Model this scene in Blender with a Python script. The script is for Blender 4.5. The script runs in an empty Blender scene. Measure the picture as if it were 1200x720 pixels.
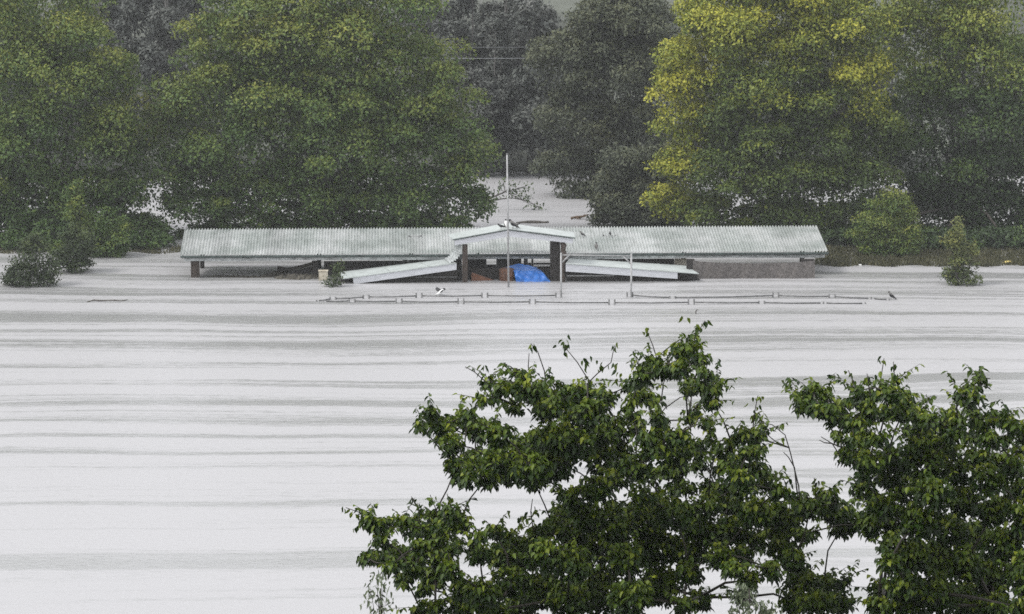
import bpy, math, random
import numpy as np
from mathutils import Vector, Matrix

random.seed(7)
rng = np.random.default_rng(11)
scene = bpy.context.scene
col = scene.collection
R = math.radians

# ------------------------------------------------------------------ camera
CAM_H = 21.0
F = 3750.0                                   # focal length in pixels of a 1200 wide picture
TILT = math.atan(563.0 / F)
cd = bpy.data.cameras.new('camera')
cd.sensor_width = 36.0
cd.lens = F / 1200.0 * 36.0
cd.clip_start = 0.5
cd.clip_end = 3000.0
cam = bpy.data.objects.new('camera', cd)
cam.location = (0, 0, CAM_H)
cam.rotation_euler = (math.pi / 2 - TILT, 0, 0)
col.objects.link(cam)
scene.camera = cam

# ------------------------------------------------------------------ sky, sun, exposure
SUN_EL, SUN_AZ = R(52), R(250)               # azimuth clockwise from +Y: from the left, a little behind the camera
w = bpy.data.worlds.new('World')
scene.world = w
w.use_nodes = True
nt = w.node_tree
nt.nodes.clear()
out = nt.nodes.new('ShaderNodeOutputWorld')
bg = nt.nodes.new('ShaderNodeBackground')
sky = nt.nodes.new('ShaderNodeTexSky')
sky.sky_type = 'NISHITA'
sky.sun_disc = False
sky.sun_elevation = SUN_EL
sky.sun_rotation = SUN_AZ
sky.dust_density = 4.0
hsv = nt.nodes.new('ShaderNodeHueSaturation')
hsv.inputs['Saturation'].default_value = 0.12
mixw = nt.nodes.new('ShaderNodeMixRGB')
mixw.inputs['Fac'].default_value = 0.8       # a closed, even cloud deck over that sky
mixw.inputs['Color2'].default_value = (9.6, 9.8, 10.2, 1)
nt.links.new(sky.outputs['Color'], hsv.inputs['Color'])
nt.links.new(hsv.outputs['Color'], mixw.inputs['Color1'])
nt.links.new(mixw.outputs['Color'], bg.inputs['Color'])
bg.inputs['Strength'].default_value = 0.1
nt.links.new(bg.outputs['Background'], out.inputs['Surface'])

sl = bpy.data.lights.new('sun', 'SUN')
sl.energy = 1.35
sl.angle = R(16)
sl.color = (1.0, 0.97, 0.93)
so = bpy.data.objects.new('sun', sl)
sdir = Vector((math.sin(SUN_AZ) * math.cos(SUN_EL), math.cos(SUN_AZ) * math.cos(SUN_EL), math.sin(SUN_EL)))
so.rotation_euler = (-sdir).to_track_quat('-Z', 'Y').to_euler()
so.location = (0, -20, 60)
col.objects.link(so)

scene.view_settings.view_transform = 'Standard'
scene.view_settings.look = 'None'
scene.view_settings.exposure = 0.70
scene.view_settings.gamma = 1.0
scene.render.engine = 'CYCLES'
scene.cycles.max_bounces = 6
scene.cycles.diffuse_bounces = 3
scene.cycles.glossy_bounces = 2
scene.cycles.transmission_bounces = 3
scene.cycles.volume_bounces = 1
scene.cycles.use_denoising = False          # the sampling grain stands for the camera's own
scene.cycles.filter_width = 1.6
scene.cycles.use_adaptive_sampling = False
HAZE_DENSITY = 0.00026

# ------------------------------------------------------------------ where a point of the place lies
FWD = Vector((0, math.cos(TILT), -math.sin(TILT)))
UP = Vector((0, math.sin(TILT), math.cos(TILT)))
CAM = Vector((0, 0, CAM_H))


def ray(x, y):
    return FWD + Vector((1, 0, 0)) * ((x - 600) / F) - UP * ((y - 360) / F)


def at_z(x, y, z=0.0):
    d = ray(x, y)
    return CAM + d * ((z - CAM_H) / d.z)


def at_y(x, y, Y):
    d = ray(x, y)
    return CAM + d * (Y / d.y)


# ------------------------------------------------------------------ materials
def mat(name, base, rough=0.6, metal=0.0, spec=0.4, var=0.25, scale=3.0, bump=0.0, col2=None, stretch=(1, 1, 1), detail=5, trans=0.0):
    m = bpy.data.materials.new(name)
    m.use_nodes = True
    n, l = m.node_tree.nodes, m.node_tree.links
    b = n['Principled BSDF']
    b.inputs['Roughness'].default_value = rough
    b.inputs['Metallic'].default_value = metal
    b.inputs['Specular IOR Level'].default_value = spec
    tc = n.new('ShaderNodeTexCoord')
    mp = n.new('ShaderNodeMapping')
    mp.inputs['Scale'].default_value = stretch
    l.new(tc.outputs['Object'], mp.inputs['Vector'])
    nz = n.new('ShaderNodeTexNoise')
    nz.inputs['Scale'].default_value = scale
    nz.inputs['Detail'].default_value = detail
    nz.inputs['Roughness'].default_value = 0.62
    l.new(mp.outputs['Vector'], nz.inputs['Vector'])
    cr = n.new('ShaderNodeValToRGB')
    c2 = col2 if col2 else tuple(c * (1 - var) for c in base)
    c1 = tuple(min(1, c * (1 + var * 0.6)) for c in base)
    cr.color_ramp.elements[0].position = 0.36
    cr.color_ramp.elements[0].color = (*c2, 1)
    cr.color_ramp.elements[1].position = 0.62
    cr.color_ramp.elements[1].color = (*c1, 1)
    l.new(nz.outputs['Fac'], cr.inputs['Fac'])
    l.new(cr.outputs['Color'], b.inputs['Base Color'])
    if bump:
        bp = n.new('ShaderNodeBump')
        bp.inputs['Strength'].default_value = bump
        bp.inputs['Distance'].default_value = 0.02
        l.new(nz.outputs['Fac'], bp.inputs['Height'])
        l.new(bp.outputs['Normal'], b.inputs['Normal'])
    return m


def leaf_mat(name, stops, rough=0.55, spec=0.25, transl=0.15):
    """Leaf colour read from a per-leaf value (own random tone; spray tops painted lighter as if lit, inner leaves darker)."""
    m = bpy.data.materials.new(name)
    m.use_nodes = True
    n, l = m.node_tree.nodes, m.node_tree.links
    b = n['Principled BSDF']
    b.inputs['Roughness'].default_value = rough
    b.inputs['Specular IOR Level'].default_value = spec
    a = n.new('ShaderNodeAttribute')
    a.attribute_name = 'tint'
    cr = n.new('ShaderNodeValToRGB')
    el = cr.color_ramp.elements
    while len(el) < len(stops):
        el.new(0.5)
    for e, (p, c) in zip(el, stops):
        e.position = p
        e.color = (*c, 1)
    l.new(a.outputs['Fac'], cr.inputs['Fac'])
    l.new(cr.outputs['Color'], b.inputs['Base Color'])
    tr = n.new('ShaderNodeBsdfTranslucent')
    l.new(cr.outputs['Color'], tr.inputs['Color'])
    mx = n.new('ShaderNodeMixShader')
    mx.inputs['Fac'].default_value = transl
    l.new(b.outputs['BSDF'], mx.inputs[1])
    l.new(tr.outputs['BSDF'], mx.inputs[2])
    l.new(mx.outputs['Shader'], n['Material Output'].inputs['Surface'])
    return m


M = {}
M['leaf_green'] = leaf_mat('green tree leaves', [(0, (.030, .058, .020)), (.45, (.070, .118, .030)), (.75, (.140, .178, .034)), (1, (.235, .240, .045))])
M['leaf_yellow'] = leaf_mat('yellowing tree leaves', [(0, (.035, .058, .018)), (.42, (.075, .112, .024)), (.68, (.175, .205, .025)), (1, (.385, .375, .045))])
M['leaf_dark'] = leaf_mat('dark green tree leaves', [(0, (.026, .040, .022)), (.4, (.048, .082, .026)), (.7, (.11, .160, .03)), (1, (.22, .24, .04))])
M['leaf_grey'] = leaf_mat('grey green gum leaves', [(0, (.034, .044, .032)), (.5, (.072, .084, .052)), (1, (.15, .155, .075))])
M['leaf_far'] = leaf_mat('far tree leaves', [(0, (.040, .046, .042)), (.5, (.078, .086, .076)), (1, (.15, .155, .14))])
M['leaf_shrub'] = leaf_mat('shrub leaves', [(0, (.018, .030, .014)), (.5, (.045, .066, .024)), (1, (.11, .14, .04))])
M['leaf_sap'] = leaf_mat('sapling leaves', [(0, (.04, .06, .026)), (.5, (.10, .125, .04)), (1, (.22, .22, .06))])
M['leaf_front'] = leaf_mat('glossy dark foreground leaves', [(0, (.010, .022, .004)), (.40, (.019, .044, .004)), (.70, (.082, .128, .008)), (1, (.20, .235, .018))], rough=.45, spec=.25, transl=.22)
M['leaf_pale'] = leaf_mat('pale silvery leaves', [(0, (.06, .08, .05)), (.5, (.14, .17, .10)), (1, (.26, .29, .19))], rough=.4, spec=.5)
M['grass'] = leaf_mat('drowned grass', [(0, (.035, .036, .020)), (.5, (.065, .066, .032)), (1, (.12, .11, .05))])
M['bark'] = mat('wet bark', (.045, .038, .032), rough=.8, var=.5, scale=6, bump=.4)
M['bark_grey'] = mat('pale grey bark', (.10, .095, .088), rough=.8, var=.5, scale=6, bump=.4)
M['twig'] = mat('dark twig', (.03, .025, .02), rough=.7, var=.3, scale=10)
M['fascia'] = mat('white painted fascia', (.54, .55, .58), rough=.5, var=.12, scale=2.5, stretch=(1, 1, 5))
M['sheet_flat'] = mat('pale green painted sheeting', (.41, .44, .428), rough=.42, var=.12, scale=1.8)
M['gutter'] = mat('dark green gutter', (.045, .062, .058), rough=.5, var=.5, scale=3)
M['eave'] = mat('grey eave sheeting', (.40, .42, .42), rough=.6, var=.4, scale=4)
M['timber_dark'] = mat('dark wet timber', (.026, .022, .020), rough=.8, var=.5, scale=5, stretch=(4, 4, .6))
M['timber_brown'] = mat('brown hardwood post', (.062, .047, .038), rough=.8, var=.5, scale=5, stretch=(5, 5, .8), bump=.4)
M['timber_red'] = mat('red brown stacked timber', (.19, .085, .048), rough=.8, var=.45, scale=6, stretch=(.7, 3, 3), bump=.3)
M['rust'] = mat('rusty drum steel', (.12, .058, .036), rough=.85, var=.5, scale=7)
M['tarp'] = mat('blue plastic tarpaulin', (.025, .155, .52), rough=.42, spec=.5, var=.18, scale=3)
M['galv'] = mat('galvanised pipe', (.34, .34, .34), rough=.5, metal=.35, var=.25, scale=6)
M['galv_wet'] = mat('grey wet steel post', (.13, .13, .13), rough=.5, metal=.2, var=.35, scale=8)
M['rail'] = mat('dull wet rail', (.14, .14, .14), rough=.5, metal=.2, var=.4, scale=5)
M['cream'] = mat('cream painted cabinet', (.50, .46, .38), rough=.6, var=.3, scale=3, col2=(.33, .29, .22))
M['mesh'] = mat('purple brown wind cloth', (.130, .118, .112), rough=.9, var=.35, scale=9, bump=.5)
M['mud'] = mat('wet debris', (.060, .054, .042), rough=.85, var=.6, scale=5, bump=.7)
M['bird_black'] = mat('black feathers', (.014, .014, .016), rough=.6, var=.2)
M['bird_grey'] = mat('grey feathers', (.13, .125, .12), rough=.7, var=.3, scale=20)
M['bird_white'] = mat('white feathers', (.75, .75, .74), rough=.7, var=.08)
M['wood_grey'] = mat('grey driftwood', (.085, .075, .065), rough=.85, var=.4, scale=5)
M['yellow'] = mat('yellow plastic float', (.62, .50, .16), rough=.5, var=.2)
M['white'] = mat('white plastic', (.72, .72, .70), rough=.5, var=.12)
M['wire'] = mat('pale power wire', (.26, .27, .28), rough=.5, metal=.2, var=.1)


def roof_material():
    m = mat('weathered corrugated steel', (.60, .66, .63), rough=.36, metal=.15, spec=.5)
    n, l = m.node_tree.nodes, m.node_tree.links
    n.clear()
    o = n.new('ShaderNodeOutputMaterial')
    b = n.new('ShaderNodeBsdfPrincipled')
    l.new(b.outputs['BSDF'], o.inputs['Surface'])
    b.inputs['Metallic'].default_value = .1
    b.inputs['Roughness'].default_value = .38
    tc = n.new('ShaderNodeTexCoord')

    def noise(scale, stretch, detail=5):
        mp = n.new('ShaderNodeMapping')
        mp.inputs['Scale'].default_value = stretch
        l.new(tc.outputs['Object'], mp.inputs['Vector'])
        z = n.new('ShaderNodeTexNoise')
        z.inputs['Scale'].default_value = scale
        z.inputs['Detail'].default_value = detail
        l.new(mp.outputs['Vector'], z.inputs['Vector'])
        return z

    a = noise(.55, (1, 1.4, 1))               # big faded and mossy areas
    s = noise(3.0, (2.2, .35, .35))           # streaks that run down the slope
    r1 = n.new('ShaderNodeValToRGB')
    r1.color_ramp.elements[0].position = .38
    r1.color_ramp.elements[0].color = (.33, .355, .34, 1)
    r1.color_ramp.elements[1].position = .62
    r1.color_ramp.elements[1].color = (.475, .487, .48, 1)
    l.new(a.outputs['Fac'], r1.inputs['Fac'])
    r2 = n.new('ShaderNodeValToRGB')
    r2.color_ramp.elements[0].position = .34
    r2.color_ramp.elements[0].color = (.76, .775, .76, 1)
    r2.color_ramp.elements[1].position = .56
    r2.color_ramp.elements[1].color = (1, 1, 1, 1)
    l.new(s.outputs['Fac'], r2.inputs['Fac'])
    mx = n.new('ShaderNodeMixRGB')
    mx.blend_type = 'MULTIPLY'
    mx.inputs['Fac'].default_value = .8
    l.new(r1.outputs['Color'], mx.inputs['Color1'])
    l.new(r2.outputs['Color'], mx.inputs['Color2'])
    sx = n.new('ShaderNodeSeparateXYZ')          # each sheet has weathered a little differently
    l.new(tc.outputs['Object'], sx.inputs['Vector'])
    dv = n.new('ShaderNodeMath')
    dv.operation = 'DIVIDE'
    dv.inputs[1].default_value = .84
    l.new(sx.outputs['X'], dv.inputs[0])
    fl_ = n.new('ShaderNodeMath')
    fl_.operation = 'FLOOR'
    l.new(dv.outputs['Value'], fl_.inputs[0])
    wn = n.new('ShaderNodeTexWhiteNoise')
    wn.noise_dimensions = '1D'
    l.new(fl_.outputs['Value'], wn.inputs['W'])
    mr = n.new('ShaderNodeMapRange')
    mr.inputs['To Min'].default_value = .86
    mr.inputs['To Max'].default_value = 1.06
    l.new(wn.outputs['Value'], mr.inputs['Value'])
    m2 = n.new('ShaderNodeMixRGB')
    m2.blend_type = 'MULTIPLY'
    m2.inputs['Fac'].default_value = 1
    l.new(mx.outputs['Color'], m2.inputs['Color1'])
    l.new(mr.outputs['Result'], m2.inputs['Color2'])
    l.new(m2.outputs['Color'], b.inputs['Base Color'])
    return m


M['roof'] = roof_material()


# ------------------------------------------------------------------ mesh helpers
class MB:
    """Collects shapes and links them as ONE mesh object."""

    def __init__(self):
        self.v, self.f = [], []

    def add(self, vs, fs):
        o = len(self.v)
        self.v += [tuple(p) for p in vs]
        self.f += [tuple(i + o for i in f) for f in fs]

    def hexa(self, p):
        """eight corners: four of one face, four of the opposite face in the same order"""
        self.add(p, [(3, 2, 1, 0), (4, 5, 6, 7), (0, 1, 5, 4), (1, 2, 6, 5), (2, 3, 7, 6), (3, 0, 4, 7)])

    def box(self, lo, hi):
        x0, y0, z0 = lo
        x1, y1, z1 = hi
        self.hexa([(x0, y0, z0), (x1, y0, z0), (x1, y1, z0), (x0, y1, z0), (x0, y0, z1), (x1, y0, z1), (x1, y1, z1), (x0, y1, z1)])

    def slab(self, quad, d):
        """a sheet with thickness: quad corners and the offset to its other face"""
        d = Vector(d)
        q = [Vector(p) for p in quad]
        self.hexa([*[p + d for p in q], *q])

    def tube(self, pts, rads, n=8):
        pts = [Vector(p) for p in pts]
        if not hasattr(rads, '__len__'):
            rads = [rads] * len(pts)
        o = len(self.v)
        ref = None
        for i, p in enumerate(pts):
            t = (pts[min(i + 1, len(pts) - 1)] - pts[max(i - 1, 0)]).normalized()
            if ref is None:
                ref = t.orthogonal().normalized()
            a = (ref - t * ref.dot(t))
            a = a.normalized() if a.length > 1e-6 else t.orthogonal().normalized()
            ref = a
            b = t.cross(a)
            for k in range(n):
                an = 2 * math.pi * k / n
                self.v.append(tuple(p + (a * math.cos(an) + b * math.sin(an)) * rads[i]))
        for i in range(len(pts) - 1):
            for k in range(n):
                k2 = (k + 1) % n
                self.f.append((o + i * n + k, o + i * n + k2, o + (i + 1) * n + k2, o + (i + 1) * n + k))
        self.f.append(tuple(o + k for k in range(n))[::-1])
        e = o + (len(pts) - 1) * n
        self.f.append(tuple(e + k for k in range(n)))

    def grid(self, rows):
        """rows of points -> an open sheet"""
        o = len(self.v)
        m = len(rows[0])
        for r in rows:
            self.v += [tuple(p) for p in r]
        for i in range(len(rows) - 1):
            for j in range(m - 1):
                a = o + i * m + j
                self.f.append((a, a + 1, a + m + 1, a + m))

    def sheet(self, rows, d):
        """rows of points -> a closed sheet with thickness offset d"""
        d = Vector(d)
        self.grid(rows)
        low = [[Vector(p) + d for p in r] for r in rows]
        self.grid([list(reversed(r)) for r in low])
        for a, b in ((rows[0], low[0]), (low[-1], rows[-1])):
            self.grid([b, a])
        for j in (0, -1):
            a = [r[j] for r in rows]
            b = [r[j] for r in low]
            self.grid([a, b] if j == 0 else [b, a])

    def build(self, name, m, parent=None, origin=(0, 0, 0), kind=None, smooth=False):
        o0 = Vector(origin)
        me = bpy.data.meshes.new(name)
        me.from_pydata([tuple(Vector(p) - o0) for p in self.v], [], self.f)
        me.materials.append(m)
        if smooth:
            me.polygons.foreach_set('use_smooth', [True] * len(me.polygons))
        me.update()
        o = bpy.data.objects.new(name, me)
        col.objects.link(o)
        if parent is not None:
            o.parent = parent
        else:
            o.location = o0
        if kind:
            o['kind'] = kind
        return o


def tag(o, label, cat, group=None):
    o['label'] = label
    o['category'] = cat
    if group:
        o['group'] = group
    return o


def thing(name, label, cat, loc=(0, 0, 0), rz=0, group=None):
    o = bpy.data.objects.new(name, None)
    o.empty_display_size = .3
    col.objects.link(o)
    o.location = loc
    o.rotation_euler = (0, 0, rz)
    return tag(o, label, cat, group)


def copy_tree(o, parent=None):
    c = o.copy()
    col.objects.link(c)
    if parent is not None:
        c.parent = parent
    for ch in list(o.children):
        copy_tree(ch, c)
    return c


def leaves_mesh(name, pos, tip, nor, L, W, tint, m, parent, origin, fold=0.0, shape='diamond', kind='stuff'):
    """many small leaf faces in one mesh, each with its own colour value"""
    n = len(pos)
    if n == 0:
        return None
    tip = tip / np.linalg.norm(tip, axis=1, keepdims=True)
    side = np.cross(tip, nor)
    side /= np.linalg.norm(side, axis=1, keepdims=True) + 1e-9
    up = np.cross(side, tip)
    L = np.broadcast_to(L, (n,))[:, None]
    W = np.broadcast_to(W, (n,))[:, None]
    p = pos - np.asarray(origin)[None, :]
    if shape == 'diamond':
        vs = np.stack([p, p + tip * L * .45 + side * W * .5 + up * L * fold, p + tip * L, p + tip * L * .45 - side * W * .5 + up * L * fold], 1)
        k, fl = 4, np.array([[0, 1, 2, 3]])
    else:
        u = up * L * fold
        vs = np.stack([p, p + tip * L * .25 + side * W * .48 + u, p + tip * L * .62 + side * W * .36 + u * .8, p + tip * L - up * L * .08,
                       p + tip * L * .62 - side * W * .36 + u * .8, p + tip * L * .25 - side * W * .48 + u], 1)
        k, fl = 6, np.array([[0, 1, 2, 3], [0, 3, 4, 5]])
    vs = vs.reshape(-1, 3)
    nf = len(fl)
    idx = (np.arange(n)[:, None, None] * k + fl[None]).reshape(-1)
    me = bpy.data.meshes.new(name)
    me.vertices.add(len(vs))
    me.vertices.foreach_set('co', vs.astype(np.float32).ravel())
    me.loops.add(len(idx))
    me.loops.foreach_set('vertex_index', idx.astype(np.int32))
    me.polygons.add(n * nf)
    me.polygons.foreach_set('loop_start', (np.arange(n * nf) * 4).astype(np.int32))
    me.update(calc_edges=True)
    at = me.attributes.new('tint', 'FLOAT', 'POINT')
    at.data.foreach_set('value', np.repeat(np.clip(tint, 0, 1), k).astype(np.float32))
    me.materials.append(m)
    o = bpy.data.objects.new(name, me)
    col.objects.link(o)
    o.parent = parent
    if kind:
        o['kind'] = kind
    return o


def unit(n):
    d = rng.normal(size=(n, 3))
    return d / np.linalg.norm(d, axis=1, keepdims=True)


def crown_points(blobs, nleaf, sub=1.1, low=-0.35, inner=.25, patch=.10):
    """blobs: (cx, cy, cz, rx, ry, rz, weight, tint). Leaves sit in rounded sprays over the blobs' surfaces, fewer inside."""
    area = np.array([((b[3] * b[5]) + (b[3] * b[4])) * b[6] for b in blobs])
    share = area / area.sum()
    P, N, T = [], [], []
    for b, s in zip(blobs, share):
        c = np.array(b[:3])
        r = np.array(b[3:6])
        n = int(nleaf * s)
        sb = min(sub, min(r) * .7)
        ns = max(6, int(4 * math.pi * (r.mean() ** 2) / (math.pi * sb ** 2) * .95))
        d = unit(ns)
        d[:, 2] = np.where(d[:, 2] < low, -d[:, 2], d[:, 2])
        sc = c + d * r * rng.uniform(.72, 1.0, (ns, 1))
        st = b[7] + rng.normal(0, patch, ns)
        srad = sb * rng.uniform(.55, 1.25, ns)
        k = rng.integers(0, ns, int(n * (1 - inner)))
        e = unit(len(k))
        e[:, 2] = np.where((e[:, 2] < -.25) & (rng.random(len(k)) < .8), -e[:, 2], e[:, 2])
        rad = rng.uniform(.6, 1.06, (len(k), 1))
        pos = sc[k] + e * rad * srad[k][:, None] * np.array([1, 1, .68]) + rng.normal(0, .05, (len(k), 3))
        P.append(pos)
        N.append(e * 1.0 + np.array([0, 0, .7]) + rng.normal(0, .45, (len(k), 3)))
        T.append(st[k] + rng.normal(0, .10, len(k)) + .16 * e[:, 2])  # upward side of each spray painted lighter, as if lit from above
        m = int(n * inner)
        e = unit(m)
        P.append(c + e * r * rng.uniform(0, .85, (m, 1)) ** .5)
        N.append(rng.normal(0, 1, (m, 3)))
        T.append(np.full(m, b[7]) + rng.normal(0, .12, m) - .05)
    return np.concatenate(P), np.concatenate(N), np.concatenate(T)


def limbs(mb, base, r0, targets, fork=.35):
    """a tapered, slightly crooked trunk with limbs that reach the targets"""
    base = Vector(base)
    cen = sum((Vector(t) for t in targets), Vector()) / len(targets)
    top = base.lerp(cen, .9)
    mid = base.lerp(top, .5) + Vector((random.uniform(-.2, .2), random.uniform(-.2, .2), 0))
    mb.tube([base, base.lerp(mid, .5), mid, top], [r0, r0 * .85, r0 * .7, r0 * .3], 9)
    for t in targets:
        t = Vector(t)
        a = base.lerp(mid, random.uniform(.45, 1.0)) if random.random() < .6 else mid.lerp(top, random.uniform(0, .6))
        q = a.lerp(t, .5) + Vector((random.uniform(-.3, .3), random.uniform(-.3, .3), random.uniform(0, .5)))
        mb.tube([a, q, t], [r0 * .38, r0 * .26, r0 * .07], 6)
        for _ in range(2):
            e = t + Vector((random.uniform(-1, 1), random.uniform(-1, 1), random.uniform(-.3, .9)))
            mb.tube([q.lerp(t, random.uniform(.2, .8)), e], [r0 * .13, r0 * .03], 5)


def px_blobs(spec, Y):
    """(px, py, rx, ry, depth offset, tint[, weight]) of the 1200 wide view at distance Y -> world blobs"""
    res = []
    for s in spec:
        x, y, rx, ry, dy, ti = s[:6]
        wt = s[6] if len(s) > 6 else 1.0
        p = at_y(x, y, Y + dy)
        k = (Y + dy) / F * 1.005
        res.append((p.x, p.y, p.z, rx * k, min(max(rx, ry) * k * .85, 2.6), ry * k, wt, ti))
    return res


def tree(name, label, cat, Y, spec, nleaf, m, leaf=(.20, .12), trunk=None, group=None, sub=1.0, bark='bark', r0=.28, inner=.22, low=-.35, fixed=None):
    bl = px_blobs(spec, Y)
    bx = trunk if trunk is not None else sum(b[0] for b in bl) / len(bl)
    base = Vector((bx, Y, -.6))
    root = thing(name, label, cat, base, group=group)
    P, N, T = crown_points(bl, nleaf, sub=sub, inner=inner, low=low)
    keep = P[:, 2] > .02
    P, N, T = P[keep], N[keep], T[keep]
    n = len(P)
    tip = rng.normal(0, 1, (n, 3)) + np.array([0, 0, -.35])
    leaves_mesh('crown', P, tip, N, leaf[0] * rng.uniform(.6, 1.35, n), leaf[1] * rng.uniform(.7, 1.3, n), T, m, root, base, fold=.08)
    mb = MB()
    limbs(mb, base, r0, [Vector(b[:3]) for b in bl])
    mb.build('trunk', M[bark], root, base, smooth=True)
    return root


# ------------------------------------------------------------------ the setting: water, hill, near bank, flooded grass
def water_material():
    m = bpy.data.materials.new('brown flood water under rain')
    m.use_nodes = True
    n, l = m.node_tree.nodes, m.node_tree.links
    b = n['Principled BSDF']
    b.inputs['IOR'].default_value = 1.333
    b.inputs['Specular IOR Level'].default_value = .5
    tc = n.new('ShaderNodeTexCoord')

    def noise(scale, stretch, detail, rot=0.0, rough=.55):
        mp = n.new('ShaderNodeMapping')
        mp.inputs['Scale'].default_value = stretch
        mp.inputs['Rotation'].default_value = (0, 0, rot)
        l.new(tc.outputs['Object'], mp.inputs['Vector'])
        z = n.new('ShaderNodeTexNoise')
        z.inputs['Scale'].default_value = scale
        z.inputs['Detail'].default_value = detail
        z.inputs['Roughness'].default_value = rough
        l.new(mp.outputs['Vector'], z.inputs['Vector'])
        return z

    # slicks where the rain pocks are smoothed out: long, drawn out, gently wandering
    wz = n.new('ShaderNodeTexNoise')
    wz.inputs['Scale'].default_value = .045
    wz.inputs['Detail'].default_value = 3
    l.new(tc.outputs['Object'], wz.inputs['Vector'])
    ws = n.new('ShaderNodeVectorMath')
    ws.operation = 'MULTIPLY_ADD'
    l.new(wz.outputs['Color'], ws.inputs[0])
    ws.inputs[1].default_value = (0, 5.0, 0)
    l.new(tc.outputs['Object'], ws.inputs[2])

    def warped(scale, stretch, detail, rough):
        mp = n.new('ShaderNodeMapping')
        mp.inputs['Scale'].default_value = stretch
        mp.inputs['Rotation'].default_value = (0, 0, R(-3))
        l.new(ws.outputs['Vector'], mp.inputs['Vector'])
        z = n.new('ShaderNodeTexNoise')
        z.inputs['Scale'].default_value = scale
        z.inputs['Detail'].default_value = detail
        z.inputs['Roughness'].default_value = rough
        l.new(mp.outputs['Vector'], z.inputs['Vector'])
        return z

    band = warped(1.0, (.012, .36, 1), 3.0, .62)
    fine = warped(1.0, (.03, 2.0, 1), 3.0, .6)
    grain = noise(1.0, (1.3, 5.5, 1), 3.0, R(-3), .7)
    add = n.new('ShaderNodeMath')
    add.operation = 'MULTIPLY_ADD'
    l.new(fine.outputs['Fac'], add.inputs[0])
    add.inputs[1].default_value = .32
    l.new(band.outputs['Fac'], add.inputs[2])
    add2 = n.new('ShaderNodeMath')
    add2.operation = 'MULTIPLY_ADD'
    l.new(grain.outputs['Fac'], add2.inputs[0])
    add2.inputs[1].default_value = .30
    l.new(add.outputs['Value'], add2.inputs[2])
    # sheltered, calmer water towards the stable and the trees
    sy_ = n.new('ShaderNodeSeparateXYZ')
    l.new(ws.outputs['Vector'], sy_.inputs['Vector'])
    calm = n.new('ShaderNodeMapRange')
    calm.interpolation_type = 'SMOOTHSTEP'
    calm.inputs['From Min'].default_value = 128
    calm.inputs['From Max'].default_value = 156
    calm.inputs['To Min'].default_value = 0
    calm.inputs['To Max'].default_value = .035
    l.new(sy_.outputs['Y'], calm.inputs['Value'])
    wind = n.new('ShaderNodeMapRange')           # open to the wind again in the channel beyond
    wind.inputs['From Min'].default_value = 160
    wind.inputs['From Max'].default_value = 172
    wind.inputs['To Min'].default_value = 0
    wind.inputs['To Max'].default_value = -.13
    l.new(sy_.outputs['Y'], wind.inputs['Value'])
    add3 = n.new('ShaderNodeMath')
    l.new(add2.outputs['Value'], add3.inputs[0])
    l.new(calm.outputs['Result'], add3.inputs[1])
    add4 = n.new('ShaderNodeMath')
    l.new(add3.outputs['Value'], add4.inputs[0])
    l.new(wind.outputs['Result'], add4.inputs[1])
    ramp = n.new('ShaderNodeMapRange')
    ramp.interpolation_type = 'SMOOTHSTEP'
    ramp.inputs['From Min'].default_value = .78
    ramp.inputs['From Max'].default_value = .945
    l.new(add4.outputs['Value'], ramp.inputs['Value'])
    rr = n.new('ShaderNodeMapRange')
    rr.inputs['To Min'].default_value = .42
    rr.inputs['To Max'].default_value = .20
    l.new(ramp.outputs['Result'], rr.inputs['Value'])
    l.new(rr.outputs['Result'], b.inputs['Roughness'])
    bc = n.new('ShaderNodeMixRGB')                # silt-laden body of the water, darkened in the streaks to paint in their dim reflection
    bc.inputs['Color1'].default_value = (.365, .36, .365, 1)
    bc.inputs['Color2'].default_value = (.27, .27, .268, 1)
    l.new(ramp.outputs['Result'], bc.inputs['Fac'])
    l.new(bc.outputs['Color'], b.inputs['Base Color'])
    rip = noise(1.0, (2.2, 5.0, 1), 3.0, R(-4), .7)
    bp = n.new('ShaderNodeBump')
    bp.inputs['Strength'].default_value = .5
    bp.inputs['Distance'].default_value = .03
    l.new(rip.outputs['Fac'], bp.inputs['Height'])
    l.new(bp.outputs['Normal'], b.inputs['Normal'])
    return m


wm = MB()
ys = list(np.linspace(-40, 360, 41))
xs = list(np.linspace(-320, 320, 33))
wm.grid([[(x, y, 0) for x in xs] for y in ys])
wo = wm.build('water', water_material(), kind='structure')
wo['label'] = 'pale rain-dulled flood water with long darker slicks'


def hill_z(x, y):
    s = max(0.0, y - 191.5 - 2.0 * math.sin(x * .12) - .8 * math.sin(x * .31 + 1))
    return -1.2 + min(1.2, s * .5) + .00195 * s ** 2 / (1 + s * .006) + .12 * s * min(1, s / 20)


hm = MB()
hm.grid([[(x, y, hill_z(x, y)) for x in np.linspace(-300, 300, 61)] for y in np.linspace(188, 350, 55)])
hm.build('hillside', mat('pale far paddock', (.085, .092, .075), rough=.95, var=.45, scale=.12, bump=.6), kind='structure', smooth=True)

bm_ = MB()
bm_.grid([[(x, y, 19.2 - .288 * max(0, y) - .25 * math.sin(x * .4 + y * .2) if y < 70 else -1.0) for x in np.linspace(-120, 120, 61)] for y in np.linspace(-35, 72, 36)])
bm_.build('riverbank', mat('grassy near bank', (.05, .07, .028), rough=.95, var=.5, scale=.8, bump=.6), kind='structure', smooth=True)

# ------------------------------------------------------------------ the drowned shed (all in its own metres: x along, y back, z up from the water)
SHED_A = R(2.43)
p0 = at_z(228, 325, 0)
UX = Vector((math.cos(SHED_A), math.sin(SHED_A), 0))
VY = Vector((-math.sin(SHED_A), math.cos(SHED_A), 0))
ORG = p0 - VY * .5
ORG.z = 0


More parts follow.
